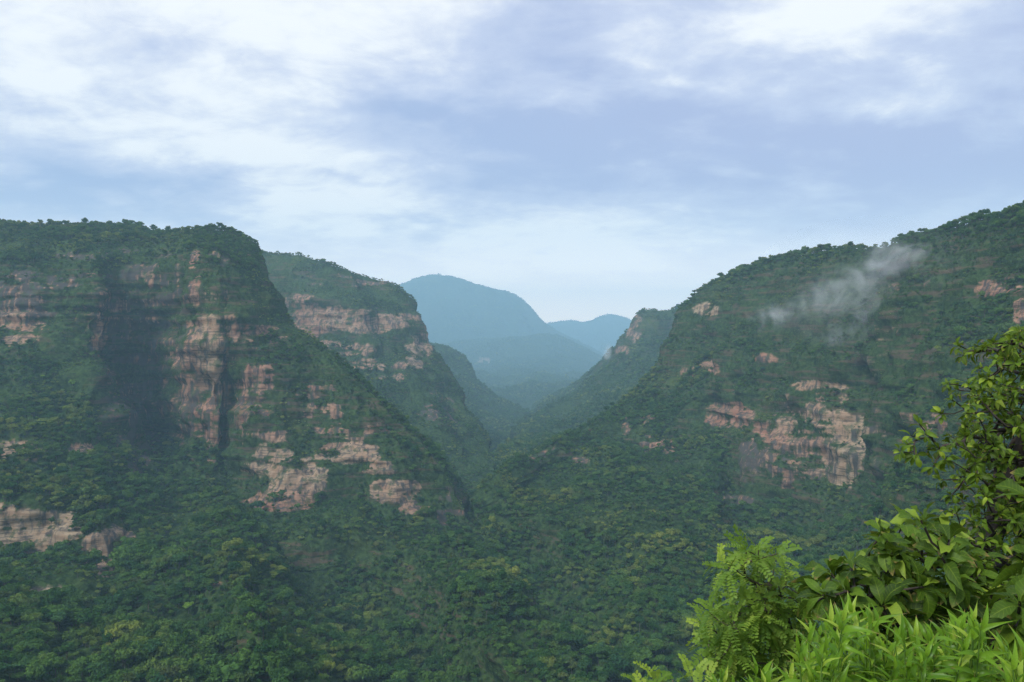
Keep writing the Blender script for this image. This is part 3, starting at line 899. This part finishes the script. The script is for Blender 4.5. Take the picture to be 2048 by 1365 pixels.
ng.interface.new_socket('Geometry', in_out='OUTPUT', socket_type='NodeSocketGeometry')
gi, go = ng.nodes.new('NodeGroupInput'), ng.nodes.new('NodeGroupOutput')
ip = ng.nodes.new('GeometryNodeInstanceOnPoints')
ci = ng.nodes.new('GeometryNodeCollectionInfo')
ci.inputs[0].default_value = tree_src
ci.inputs['Separate Children'].default_value = True
ci.inputs['Reset Children'].default_value = True
def named(n, t):
    nd = ng.nodes.new('GeometryNodeInputNamedAttribute'); nd.data_type = t
    nd.inputs[0].default_value = n
    return nd.outputs[0]
ng.links.new(gi.outputs[0], ip.inputs['Points'])
ng.links.new(ci.outputs[0], ip.inputs['Instance'])
ip.inputs['Pick Instance'].default_value = True
ng.links.new(named('kind_index', 'INT'), ip.inputs['Instance Index'])
ng.links.new(named('rot', 'FLOAT_VECTOR'), ip.inputs['Rotation'])
ng.links.new(named('scl', 'FLOAT_VECTOR'), ip.inputs['Scale'])
ng.links.new(ip.outputs[0], go.inputs[0])
md = forest.modifiers.new('grow_forest', 'NODES'); md.node_group = ng
print('forest points', len(KP), 'single trees', len(chosen))

# ------------------------------------------------------------------ foreground plants
def leaf_tpl(prof, n=7, fold=.18, droop=.25, wave=.0, petiole=.0, seed=0, curl=.0):
    """unit leaf along +X, face up +Z. prof(u) = half width. returns verts, faces, u, v"""
    rs = random.Random(seed)
    vs, us, ws = [], [], []
    for i in range(n + 1):
        u = i / n
        hw = max(prof(u), .004)
        x = petiole + u * (1 - petiole)
        z = -droop * u * u + .10 * math.sin(u * 3.1)
        tw = curl * u
        for s in (-1, 0, 1):
            zz = z + (fold * hw * 1.4 if s else 0) + (rs.uniform(-1, 1) * wave * hw if s else 0)
            y = s * hw
            vs.append((x * (1 - .12 * droop * u), y * math.cos(tw), zz + y * math.sin(tw))); us.append(u); ws.append(s)
    fs = []
    for i in range(n):
        a = i * 3
        fs += [[a, a + 3, a + 4, a + 1], [a + 1, a + 4, a + 5, a + 2]]
    vs, us, ws = list(vs), list(us), list(ws)
    return np.array(vs), np.array(fs), np.array(us, float), np.array(ws, float)

def stalk(tpl, L=.14, r=.010):
    """adds a thin petiole behind the blade"""
    v, f, u, w_ = tpl
    k = len(v)
    s = np.array([(-L, -r, -.02), (-L, r, -.02), (0.02, r, 0), (0.02, -r, 0)])
    return np.concatenate([v, s]), np.concatenate([f, [[k, k + 3, k + 2, k + 1]]]), np.concatenate([u, [0, 0, 0, 0]]), np.concatenate([w_, [.0] * 4])

def pinnate_tpl(pairs, ll, lw, droop, seed):
    """one compound leaf: a thin stalk with leaflets in pairs, length 1 along +X"""
    rs = random.Random(seed)
    V, F, U, W = [], [], [], []
    def add(v, f, u, w_):
        k = sum(len(q) for q in V)
        V.append(np.array(v, float)); F.extend((np.array(f) + k).tolist()); U.append(np.array(u, float)); W.append(np.array(w_, float))
    def spine(u): return np.array([u * (1 - .15 * droop * u), 0, -droop * u * u])
    n = 4
    sv, sf = [], []
    for i in range(n + 1):
        p = spine(i / n)
        sv += [p + (0, -.006, 0), p + (0, .006, 0)]
    for i in range(n): sf.append([2*i, 2*i+2, 2*i+3, 2*i+1])
    add(sv, sf, [0] * len(sv), [0] * len(sv))
    for i in range(pairs):
        u = .16 + .84 * i / (pairs - 1)
        p = spine(u)
        for s in (-1, 1):
            ang = math.radians(rs.uniform(52, 78)) * s
            l = ll * (1 - .35 * abs(u - .5) * 1.4) * rs.uniform(.85, 1.1)
            d = np.array([math.cos(ang), math.sin(ang), rs.uniform(-.35, .15)])
            q = np.array([-math.sin(ang), math.cos(ang), rs.uniform(-.3, .3)]) * lw
            add([p, p + d * l * .35 + q, p + d * l * .8 + q * .75, p + d * l, p + d * l * .8 - q * .75, p + d * l * .35 - q],
                [[0, 5, 4, 1], [1, 4, 3, 2]], [0, .35, .8, 1, .8, .35], [0, .9, .8, 0, -.8, -.9])
    return np.concatenate(V), np.array(F), np.concatenate(U), np.concatenate(W)

def tpl_mesh(name, tpl, mat):
    v, f, u, w_ = tpl
    return mesh_np(name, v, f, mat, True, {'leaf_u': u, 'leaf_v': w_})

def frame_of(d, up):
    d = d.normalized()
    n = up - d * up.dot(d)
    if n.length < 1e-3: n = Vector((1, 0, 0)) - d * d.x
    n.normalize()
    y = n.cross(d)
    return Matrix((d, y, n)).transposed()

def grow(root, trunk, tips, r_tip, expo, seed, sides=5, wig=.10):
    """branches from the trunk polyline to every tip; returns branch geometry and tip directions"""
    rs = random.Random(seed)
    nodes = [Vector(p) for p in trunk]; par = [-1] + list(range(len(trunk) - 1)); 
    tips = sorted([Vector(t) for t in tips], key=lambda t: min((t - n).length for n in nodes))
    leaf_nodes = []
    for t in tips:
        best, bi = 1e9, 0
        for i, n in enumerate(nodes):
            c = (t - n).length + (.25 if i in leaf_nodes else 0) + .5 * max(0, n.z - t.z)
            if c < best: best, bi = c, i
        s = nodes[bi]; L = (t - s).length
        k = max(2, int(L / .16))
        pv = bi
        off = Vector((rs.uniform(-1, 1), rs.uniform(-1, 1), rs.uniform(-.9, .1))) * L * wig
        for j in range(1, k + 1):
            f = j / k
            p = s.lerp(t, f) + off * math.sin(f * math.pi)
            if j < k: p += Vector((rs.uniform(-1, 1), rs.uniform(-1, 1), rs.uniform(-1, 1))) * .012
            nodes.append(p); par.append(pv); pv = len(nodes) - 1
        leaf_nodes.append(pv)
    cnt = [0] * len(nodes)
    for l in leaf_nodes:
        i = l
        while i >= 0:
            cnt[i] += 1; i = par[i]
    for i in range(len(nodes)): cnt[i] = max(cnt[i], 1)
    ch = {}
    for i, p in enumerate(par):
        if p >= 0: ch.setdefault(p, []).append(i)
    rad = lambda i: r_tip * cnt[i] ** expo
    parts = []
    stack = [(0, None)]
    starts = [0]
    while starts:
        s = starts.pop()
        chain = [par[s]] if par[s] >= 0 else []
        i = s
        while True:
            chain.append(i)
            c = sorted(ch.get(i, []), key=lambda q: -cnt[q])
            if not c: break
            starts += c[1:]
            i = c[0]
        if len(chain) > 1:
            rr = [min(rad(q), rad(chain[min(1, len(chain) - 1)])) for q in chain]
            parts.append(tube([nodes[q] for q in chain], rr, sides))
    dirs = [(nodes[l], (nodes[l] - nodes[par[l]]).normalized()) for l in leaf_nodes]
    return parts, dirs

def place_leaves(root_e, root, items, meshes, tpls, mat, limit, rest_name):
    """items: (position, rotation 3x3, size, variant). Largest in the frame become parts, the rest one part"""
    def key(it):
        x, y = project(np.array(it[0]))
        inside = -30 < x < 2078 and -30 < y < 1395
        return -(it[2] / it[0].y) if inside else 1
    items = sorted(items, key=key)
    for (p, m3, s, k) in items[:limit]:
        o = link('leaf', meshes[k], root_e)
        o.matrix_basis = Matrix.Translation(p - root) @ m3.to_4x4() @ Matrix.Diagonal((s, s, s, 1))
    rest = items[limit:]
    if rest:
        V, F, U, W, T, n = [], [], [], [], [], 0
        for (p, m3, s, k) in rest:
            v, f, u, w_ = tpls[k]
            V.append(v @ np.array(m3).T * s + np.array(p - root)); F.append(f + n); U.append(u); W.append(w_)
            T.append(np.full(len(v), random.random())); n += len(v)
        me = mesh_np(rest_name, np.concatenate(V), np.concatenate(F), mat, True,
                     {'leaf_u': np.concatenate(U), 'leaf_v': np.concatenate(W), 'tone': np.concatenate(T)})
        o = link(rest_name, me, root_e); o['kind'] = 'stuff'
    return len(items)

def rosette(p, ax, n, size, spread, rs, k_var, up=.55, sag=.25):
    out = []
    a = ax.orthogonal().normalized(); b = ax.cross(a)
    ph = rs.uniform(0, 6.28)
    for i in range(n):
        t = ph + i * 2.399
        th = math.radians(rs.uniform(*spread)) * (.55 + .45 * (i + 1) / n)
        d = ax * math.cos(th) + (a * math.cos(t) + b * math.sin(t)) * math.sin(th) + Vector((0, 0, -sag * rs.random()))
        nrm = ax * .8 + Vector((0, 0, up)) + Vector((rs.uniform(-.4, .4), rs.uniform(-.4, .4), rs.uniform(-.2, .4)))
        s = size * rs.uniform(.65, 1.1)
        q = p - ax * rs.uniform(0, .04) + d.normalized() * s * .08
        out.append((q, frame_of(d, nrm), s, rs.randrange(k_var)))
    return out

def shrub(name, root, trunk, tips, tpls, mat, bark, n_leaf, size, spread, r_tip, expo, seed, label, cat, limit=300, up=.55, sag=.25, lift=.45, group=None, pet_name='branches', wig=.1):
    rs = random.Random(seed)
    root = Vector(root)
    e = empty(name, root); setp(e, label, cat, group)
    parts, dirs = grow(root, trunk, tips, r_tip, expo, seed, wig=wig)
    me = build_me('branches', [(v - np.array(root), f) for v, f in parts], bark)
    link('branches', me, e)
    meshes = [tpl_mesh('leaf', t, mat) for t in tpls]
    items = []
    for p, d in dirs:
        ax = (d + Vector((0, -.15, lift))).normalized()
        items += rosette(p, ax, rs.randint(*n_leaf), size, spread, rs, len(tpls), up, sag)
    n = place_leaves(e, root, items, meshes, tpls, mat, limit, 'foliage')
    print(name, 'tips', len(dirs), 'leaves', n)
    return e

M_BARK_D = make_bark('dark_wet_bark', (.018, .014, .011), (.060, .048, .038), 14)
M_BARK_L = make_bark('grey_green_bark', (.05, .045, .03), (.14, .12, .08), 16)
M_LEAF_TREE = make_leaf('olive_tree_leaf', (.028, .060, .005), (.098, .185, .012), (.28, .38, .035), .5, .32)
M_LEAF_BIG = make_leaf('broad_leaf', (.026, .060, .006), (.085, .165, .012), (.22, .32, .03), .55, .32)
M_LEAF_PIN = make_leaf('feather_leaf', (.10, .20, .025), (.21, .34, .045), (.36, .48, .07), .5, .42, False)
M_LEAF_LIME = make_leaf('lime_blade', (.075, .18, .012), (.18, .34, .020), (.34, .47, .055), .36, .38, False)

def gz(x, y): return float(ground_z(np.array(x), np.array(y)))
def P3(px, py, d): 
    q = FPXV(px, py, d)
    return Vector(q)
def FPXV(px, py, d): return ((px - 1024) / FPX * d, d, (682.5 - py) / FPX * d)

ob = lambda W: (lambda u: W * (math.sin(math.pi * min(1, u ** 1.45)) ** .8) if u < 1 else 0)
lan = lambda W: (lambda u: W * (math.sin(math.pi * u ** .75) ** .9) if 0 < u < 1 else 0)
rs = random.Random(5)

# the tree at the right edge of the frame
edge = [(655, 2030), (668, 1990), (690, 1925), (720, 1945), (755, 1900), (790, 1905), (830, 1915), (870, 1895), (905, 1880), (950, 1895), (990, 1885), (1040, 1905), (1100, 1885), (1160, 1885), (1250, 1890), (1420, 1900)]
ex = lambda y: float(np.interp(y, [q[0] for q in edge], [q[1] for q in edge]))
tips = [P3(x, y, d) for x, y, d in [(1915, 690, 5.4), (1940, 705, 5.5), (1925, 712, 5.3), (1895, 768, 5.3), (1915, 780, 5.4), (1905, 800, 5.2), (1880, 828, 5.2),
        (1800, 903, 5.0), (1815, 890, 5.1), (1830, 912, 5.0), (1822, 872, 5.15), (1838, 848, 5.2), (1850, 868, 5.1), (1866, 935, 5.1), (1875, 900, 5.2), (1855, 900, 5.3), (1880, 960, 5.2),
        (2020, 672, 5.5), (2040, 690, 5.6), (2000, 690, 5.5), (2035, 665, 5.3)]]
while len(tips) < 1400:
    y = rs.uniform(660, 1400)
    x = rs.uniform(ex(y), 2260)
    if rs.random() > (.35 + .65 * (x - ex(y)) / 170): continue
    tips.append(P3(x, y, rs.uniform(4.7, 6.3)))
tx, ty = 3.55, 5.6
root = (tx, ty, gz(tx, ty) - .1)
trunk = [Vector(root), Vector((3.5, 5.6, -3.4)), Vector((3.6, 5.55, -2.4)), Vector((3.5, 5.5, -1.6)), Vector((3.75, 5.5, -.9)), Vector((3.9, 5.4, -.2))]
T_TREE = [stalk(leaf_tpl(ob(.20 + .03 * (k % 3)), 7, .25, .10 + .12 * k, .22, 0, k, (k - 2) * .4), .16, .012) for k in range(6)]
shrub('broadleaf_tree', root, trunk, tips, T_TREE, M_LEAF_TREE, M_BARK_D, (6, 9), .076, (35, 95), .0042, .44, 21,
      'dark olive broadleaf tree with gnarled black branches reaching in from the right edge', 'tree', 300, lift=.35, sag=.35)

# big-leaved shrub in front of it
tp = [(1850, 1040), (1805, 1052), (1765, 1066), (1890, 1066), (1830, 1095), (1700, 1122), (1662, 1146), (1740, 1135), (1790, 1120), (1685, 1180), (1722, 1205), (1778, 1192), (1842, 1165),
      (1895, 1145), (1645, 1192), (1822, 1230), (1762, 1255), (1700, 1255), (1872, 1220), (1925, 1195), (1925, 1100), (1960, 1150), (1740, 1170), (1800, 1160), (1860, 1110), (1950, 1250), (1890, 1275)]
tips = [P3(x, y, rs.uniform(3.5, 4.3)) for x, y in tp] + [P3(x + rs.uniform(-30, 36), y + rs.uniform(0, 50), rs.uniform(3.5, 4.6)) for x, y in tp * 3]
root = (2.05, 4.1, gz(2.05, 4.1) - .05)
trunk = [Vector(root), Vector((2.1, 4.1, -3.0)), Vector((2.05, 4.05, -2.3)), Vector((2.15, 4.0, -1.75)), Vector((2.15, 3.95, -1.45))]
T_BIG = [stalk(leaf_tpl(ob(.21 + .025 * (k % 3)), 9, .25, .12 + .13 * k, .30, 0, 10 + k, (k - 2) * .45), .12, .014) for k in range(6)]
shrub('teak_shrub', root, trunk, tips, T_BIG, M_LEAF_BIG, M_BARK_D, (6, 9), .135, (40, 100), .006, .42, 22,
      'dark green shrub with very large oval leaves rising behind the lime green blades', 'shrub', 300, lift=.5, sag=.25)
tips = [P3(x, y, rs.uniform(3.3, 3.8)) for x, y in [(2052, 1150), (2040, 1205), (2068, 1245), (2070, 1110), (2062, 1000), (2080, 960), (2100, 1180), (2040, 1285), (2025, 1185), (2058, 1190), (2038, 1230), (2030, 1255)]]
root = (2.75, 3.7, gz(2.75, 3.7) - .05)
trunk = [Vector(root), Vector((2.75, 3.65, -2.8)), Vector((2.7, 3.6, -1.9)), Vector((2.72, 3.6, -1.3))]
shrub('teak_shrub', root, trunk, tips, T_BIG, M_LEAF_BIG, M_BARK_D, (6, 8), .155, (40, 95), .007, .42, 23,
      'shrub of large glossy oval leaves cut off by the right edge', 'shrub', 300, lift=.3, sag=.4)

# feathery light green tree
tp = [(1500, 1108), (1468, 1130), (1530, 1118), (1552, 1102), (1450, 1122), (1560, 1142), (1520, 1150), (1490, 1160), (1532, 1190), (1562, 1180), (1592, 1192), (1500, 1205),
      (1430, 1218), (1412, 1242), (1452, 1240), (1482, 1230), (1520, 1230), (1560, 1220), (1602, 1230), (1432, 1270), (1472, 1272), (1512, 1268), (1552, 1262), (1592, 1268),
      (1412, 1292), (1442, 1312), (1482, 1312), (1522, 1312), (1562, 1312), (1604, 1300), (1452, 1345), (1492, 1352), (1535, 1350), (1580, 1348), (1620, 1340), (1470, 1215), (1545, 1240), (1470, 1390), (1530, 1400), (1590, 1390),
      (1620, 1200), (1570, 1290), (1500, 1290), (1540, 1170), (1515, 1100), (1480, 1112)]
tips = [P3(x + rs.uniform(-14, 14), y + rs.uniform(-8, 14), rs.uniform(4.8, 5.9)) for x, y in tp * 2 + tp[8:]]
root = (2.0, 5.5, gz(2.0, 5.5) - .05)
trunk = [Vector(root), Vector((1.98, 5.45, -4.0)), Vector((2.05, 5.4, -3.3)), Vector((2.0, 5.4, -2.7)), Vector((2.05, 5.35, -2.25)), Vector((1.95, 5.3, -1.95)), Vector((1.85, 5.3, -1.8))]
T_PIN = [pinnate_tpl(9, .23, .060, .25 + .18 * k, 40 + k) for k in range(4)]
shrub('feathery_tree', root, trunk, tips, T_PIN, M_LEAF_PIN, M_BARK_L, (5, 7), .165, (35, 95), .0042, .46, 24,
      'small light green tree with feather shaped compound leaves, left of the big leaved shrub', 'tree', 300, lift=.3, sag=.4, up=.9)
tips = [P3(x, y, rs.uniform(4.2, 4.8)) for x, y in [(1275, 1368), (1310, 1362), (1345, 1360), (1385, 1362), (1420, 1372), (1330, 1385), (1395, 1392), (1295, 1395)]]
root = (1.0, 4.6, gz(1.0, 4.6) - .05)
trunk = [Vector(root), Vector((1.05, 4.55, -3.3)), Vector((1.02, 4.5, -2.6)), Vector((1.05, 4.5, -2.25))]
shrub('feathery_tree', root, trunk, tips, T_PIN, M_LEAF_PIN, M_BARK_L, (5, 7), .15, (35, 95), .004, .45, 25,
      'low feathery shrub just showing at the bottom edge, left of the light green tree', 'shrub', 300, lift=.5, sag=.3, up=.9)

# lime green clumps of upright blades
T_LIME = [leaf_tpl(lan(.085 + .010 * k), 8, .35, .06 + .22 * k, .10, 0, 60 + k, (k - 1.5) * .6) for k in range(5)]
LIME_ME = [tpl_mesh('leaf', t, M_LEAF_LIME) for t in T_LIME]
M_STEM = make_bark('green_cane', (.06, .14, .015), (.13, .24, .03), 9)
topy = [(1420, 1345), (1440, 1322), (1480, 1345), (1530, 1325), (1560, 1330), (1590, 1290), (1620, 1245), (1660, 1225), (1700, 1200), (1740, 1212), (1780, 1245), (1830, 1250), (1870, 1250), (1905, 1225), (1940, 1195), (1970, 1245), (2010, 1285), (2050, 1270), (2120, 1280)]
ty_ = lambda x: float(np.interp(x, [q[0] for q in topy], [q[1] for q in topy]))
def clump(x0, x1, n, d0, d1, size, label, seed, cx):
    rs = random.Random(seed)
    dm = .5 * (d0 + d1)
    c = P3(cx, 1365, dm)
    root = Vector((c.x, dm, gz(c.x, dm)))
    e = empty('blade_clump', root); setp(e, label, 'plant', 'lime green clumps along the bottom edge')
    nl = 0
    items = []
    for i in range(n):
        px = x0 + (x1 - x0) * (i + rs.random()) / n
        d = rs.uniform(d0, d1)
        lag = rs.random() ** 1.2 * 130
        top = P3(px, ty_(px) + 18 + lag, d)
        base = root + Vector((rs.uniform(-.25, .25) + (top.x - root.x) * .45, rs.uniform(-.25, .25), -.05))
        base.z = gz(base.x, base.y) - .04
        midp = base.lerp(top, .6) + Vector((rs.uniform(-.05, .05), rs.uniform(-.05, .05), .08))
        pts = [base, base.lerp(midp, .5), midp, midp.lerp(top, .5) + Vector((0, 0, .015)), top]
        v, f = tube(pts, [.008, .007, .006, .004, .002], 5)
        link('stem', build_me('stem', [(v - np.array(root), f)], M_STEM), e)
        ax = (pts[4] - pts[3]).normalized()
        side = ax.orthogonal().normalized(); side.rotate(Matrix.Rotation(rs.uniform(0, 6.28), 3, ax))
        m = rs.randint(7, 10)
        for k in range(m):
            p = top - ax * (.034 * k * rs.uniform(.8, 1.2))
            sd = side if k % 2 else -side
            sd = sd + ax.cross(side) * rs.uniform(-.7, .7)
            an = math.radians(8 + 9 * k + rs.uniform(-8, 14))
            dd = ax * math.cos(an) + sd.normalized() * math.sin(an)
            sz = size * rs.uniform(.7, 1.15) * (.75 if k == 0 else 1)
            items.append((p, frame_of(dd, ax * .8 - dd * .1 + Vector((rs.uniform(-.3, .3), -.35, .3))), sz, rs.randrange(5)))
            nl += 1
    place_leaves(e, root, items, LIME_ME, T_LIME, M_LEAF_LIME, 300, 'foliage')
    print('clump', n, nl)
clump(1590, 1800, 78, 2.4, 3.3, .108, 'large clump of lime green blades below the big leaved shrub', 1, 1700)
clump(1800, 1985, 66, 2.4, 3.3, .108, 'tall lime green clump with the highest blade, right of the large clump', 2, 1890)
clump(1500, 1590, 20, 2.7, 3.3, .10, 'small lime green clump between the feathery tree and large clump', 3, 1545)
clump(1412, 1480, 14, 3.2, 3.6, .10, 'smallest lime green tuft at the foot of the feathery tree', 4, 1445)
clump(1990, 2120, 30, 2.3, 2.9, .105, 'lime green clump cut off by the bottom right corner', 5, 2050)

# ------------------------------------------------------------------ mist on the mountainside
def mist(name, lo, hi, blobs, dens, nscale, label, thr=(.43, .78)):
    m, t = mat_new('drifting_mist')
    pos = t.n('ShaderNodeNewGeometry').outputs['Position']
    tot = None
    for (c, r) in blobs:
        q = t.v('DIVIDE', t.v('SUBTRACT', pos, tuple(c)), tuple(r))
        dn = t.n('ShaderNodeVectorMath', operation='DOT_PRODUCT'); t.put(dn.inputs[0], q); t.put(dn.inputs[1], q)
        g = t.m('EXPONENT', t.m('MULTIPLY', dn.outputs['Value'], -1.0))
        tot = g if tot is None else t.m('ADD', tot, g)
    n = t.noise(t.v('MULTIPLY', pos, (1, .7, 1)), nscale, 7, .64, .7)
    d = t.m('MULTIPLY', t.m('MULTIPLY', t.ramp(n, thr[0], thr[1]), t.ramp(tot, .03, 1.3)), dens)
    pv = t.n('ShaderNodeVolumePrincipled')
    pv.inputs['Color'].default_value = (.97, .99, 1, 1)
    t.put(pv.inputs['Density'], d)
    o_ = t.n('ShaderNodeOutputMaterial'); t.put(o_.inputs['Volume'], pv.outputs[0])
    m.cycles.volume_step_rate = .35
    bmx = bmesh.new(); bmesh.ops.create_icosphere(bmx, subdivisions=3, radius=1.0)
    lo, hi = np.array(lo), np.array(hi)
    me = bpy.data.meshes.new(name); bmx.to_mesh(me); bmx.free(); me.materials.append(m)
    o = link(name, me); o.location = tuple((lo + hi) / 2); o.scale = tuple((hi - lo) / 2 * 1.25)
    setp(o, label, 'mist', None, 'stuff')
    return o
MB = [(pt(1545, 640, 1070), (38, 45, 17)), (pt(1610, 622, 1030), (46, 45, 20)), (pt(1690, 585, 985), (52, 45, 26)), (pt(1770, 545, 915), (40, 42, 40)), (pt(1880, 540, 820), (18, 38, 26)), (pt(1690, 665, 965), (40, 45, 20)), (pt(1830, 500, 870), (36, 40, 20)), (pt(1740, 620, 930), (40, 40, 30))]
cc_ = np.array([b[0] for b in MB]); rr_ = np.array([b[1] for b in MB])
mist('mist', (cc_ - rr_ * 1.3).min(0), (cc_ + rr_ * 1.3).max(0), MB, .030, .024, 'white wisps of mist drifting up the right mountainside')
MS = [(pt(1217, 702, 1920), (8, 60, 22)), (pt(1212, 712, 1920), (8, 60, 16))]
cc_ = np.array([b[0] for b in MS]); rr_ = np.array([b[1] for b in MS])
mist('mist', (cc_ - rr_ * 1.3).min(0), (cc_ + rr_ * 1.3).max(0), MS, .012, .03, 'tiny pale wisp of mist beside the far headland', (.3, .6))


# ------------------------------------------------------------------ air
def box(name, lo, hi, mat):
    lo, hi = np.array(lo, float), np.array(hi, float)
    v = [[(lo, hi)[(i >> k) & 1][k] for k in range(3)] for i in range(8)]
    f = [[0, 2, 3, 1], [4, 5, 7, 6], [0, 1, 5, 4], [2, 6, 7, 3], [0, 4, 6, 2], [1, 3, 7, 5]]
    me = bpy.data.meshes.new(name); me.from_pydata(v, [], f); me.materials.append(mat); me.update()
    return link(name, me)
m, t = mat_new('valley_air')
pv = t.n('ShaderNodeVolumePrincipled')
pv.inputs['Color'].default_value = (.51, .82, 1.0, 1)
pv.inputs['Density'].default_value = .000132
pv.inputs['Anisotropy'].default_value = 0.0
o_ = t.n('ShaderNodeOutputMaterial'); t.put(o_.inputs['Volume'], pv.outputs[0])
top = max(float(b['V'][:, 2].max()) for b in BODIES) + 60
low = min(min(float(b['V'][:, 2].min()) for b in BODIES), float(GP[..., 2].min())) - 1
hz = box('haze', (-9500, -2000, low), (9500, 13800, top), m)
setp(hz, 'thin blue haze filling the whole valley', 'haze', None, 'stuff')
print('haze box', low, top, [float(b['V'][:, 1].max()) for b in BODIES], max(float(np.abs(b['V'][:, 0]).max()) for b in BODIES))
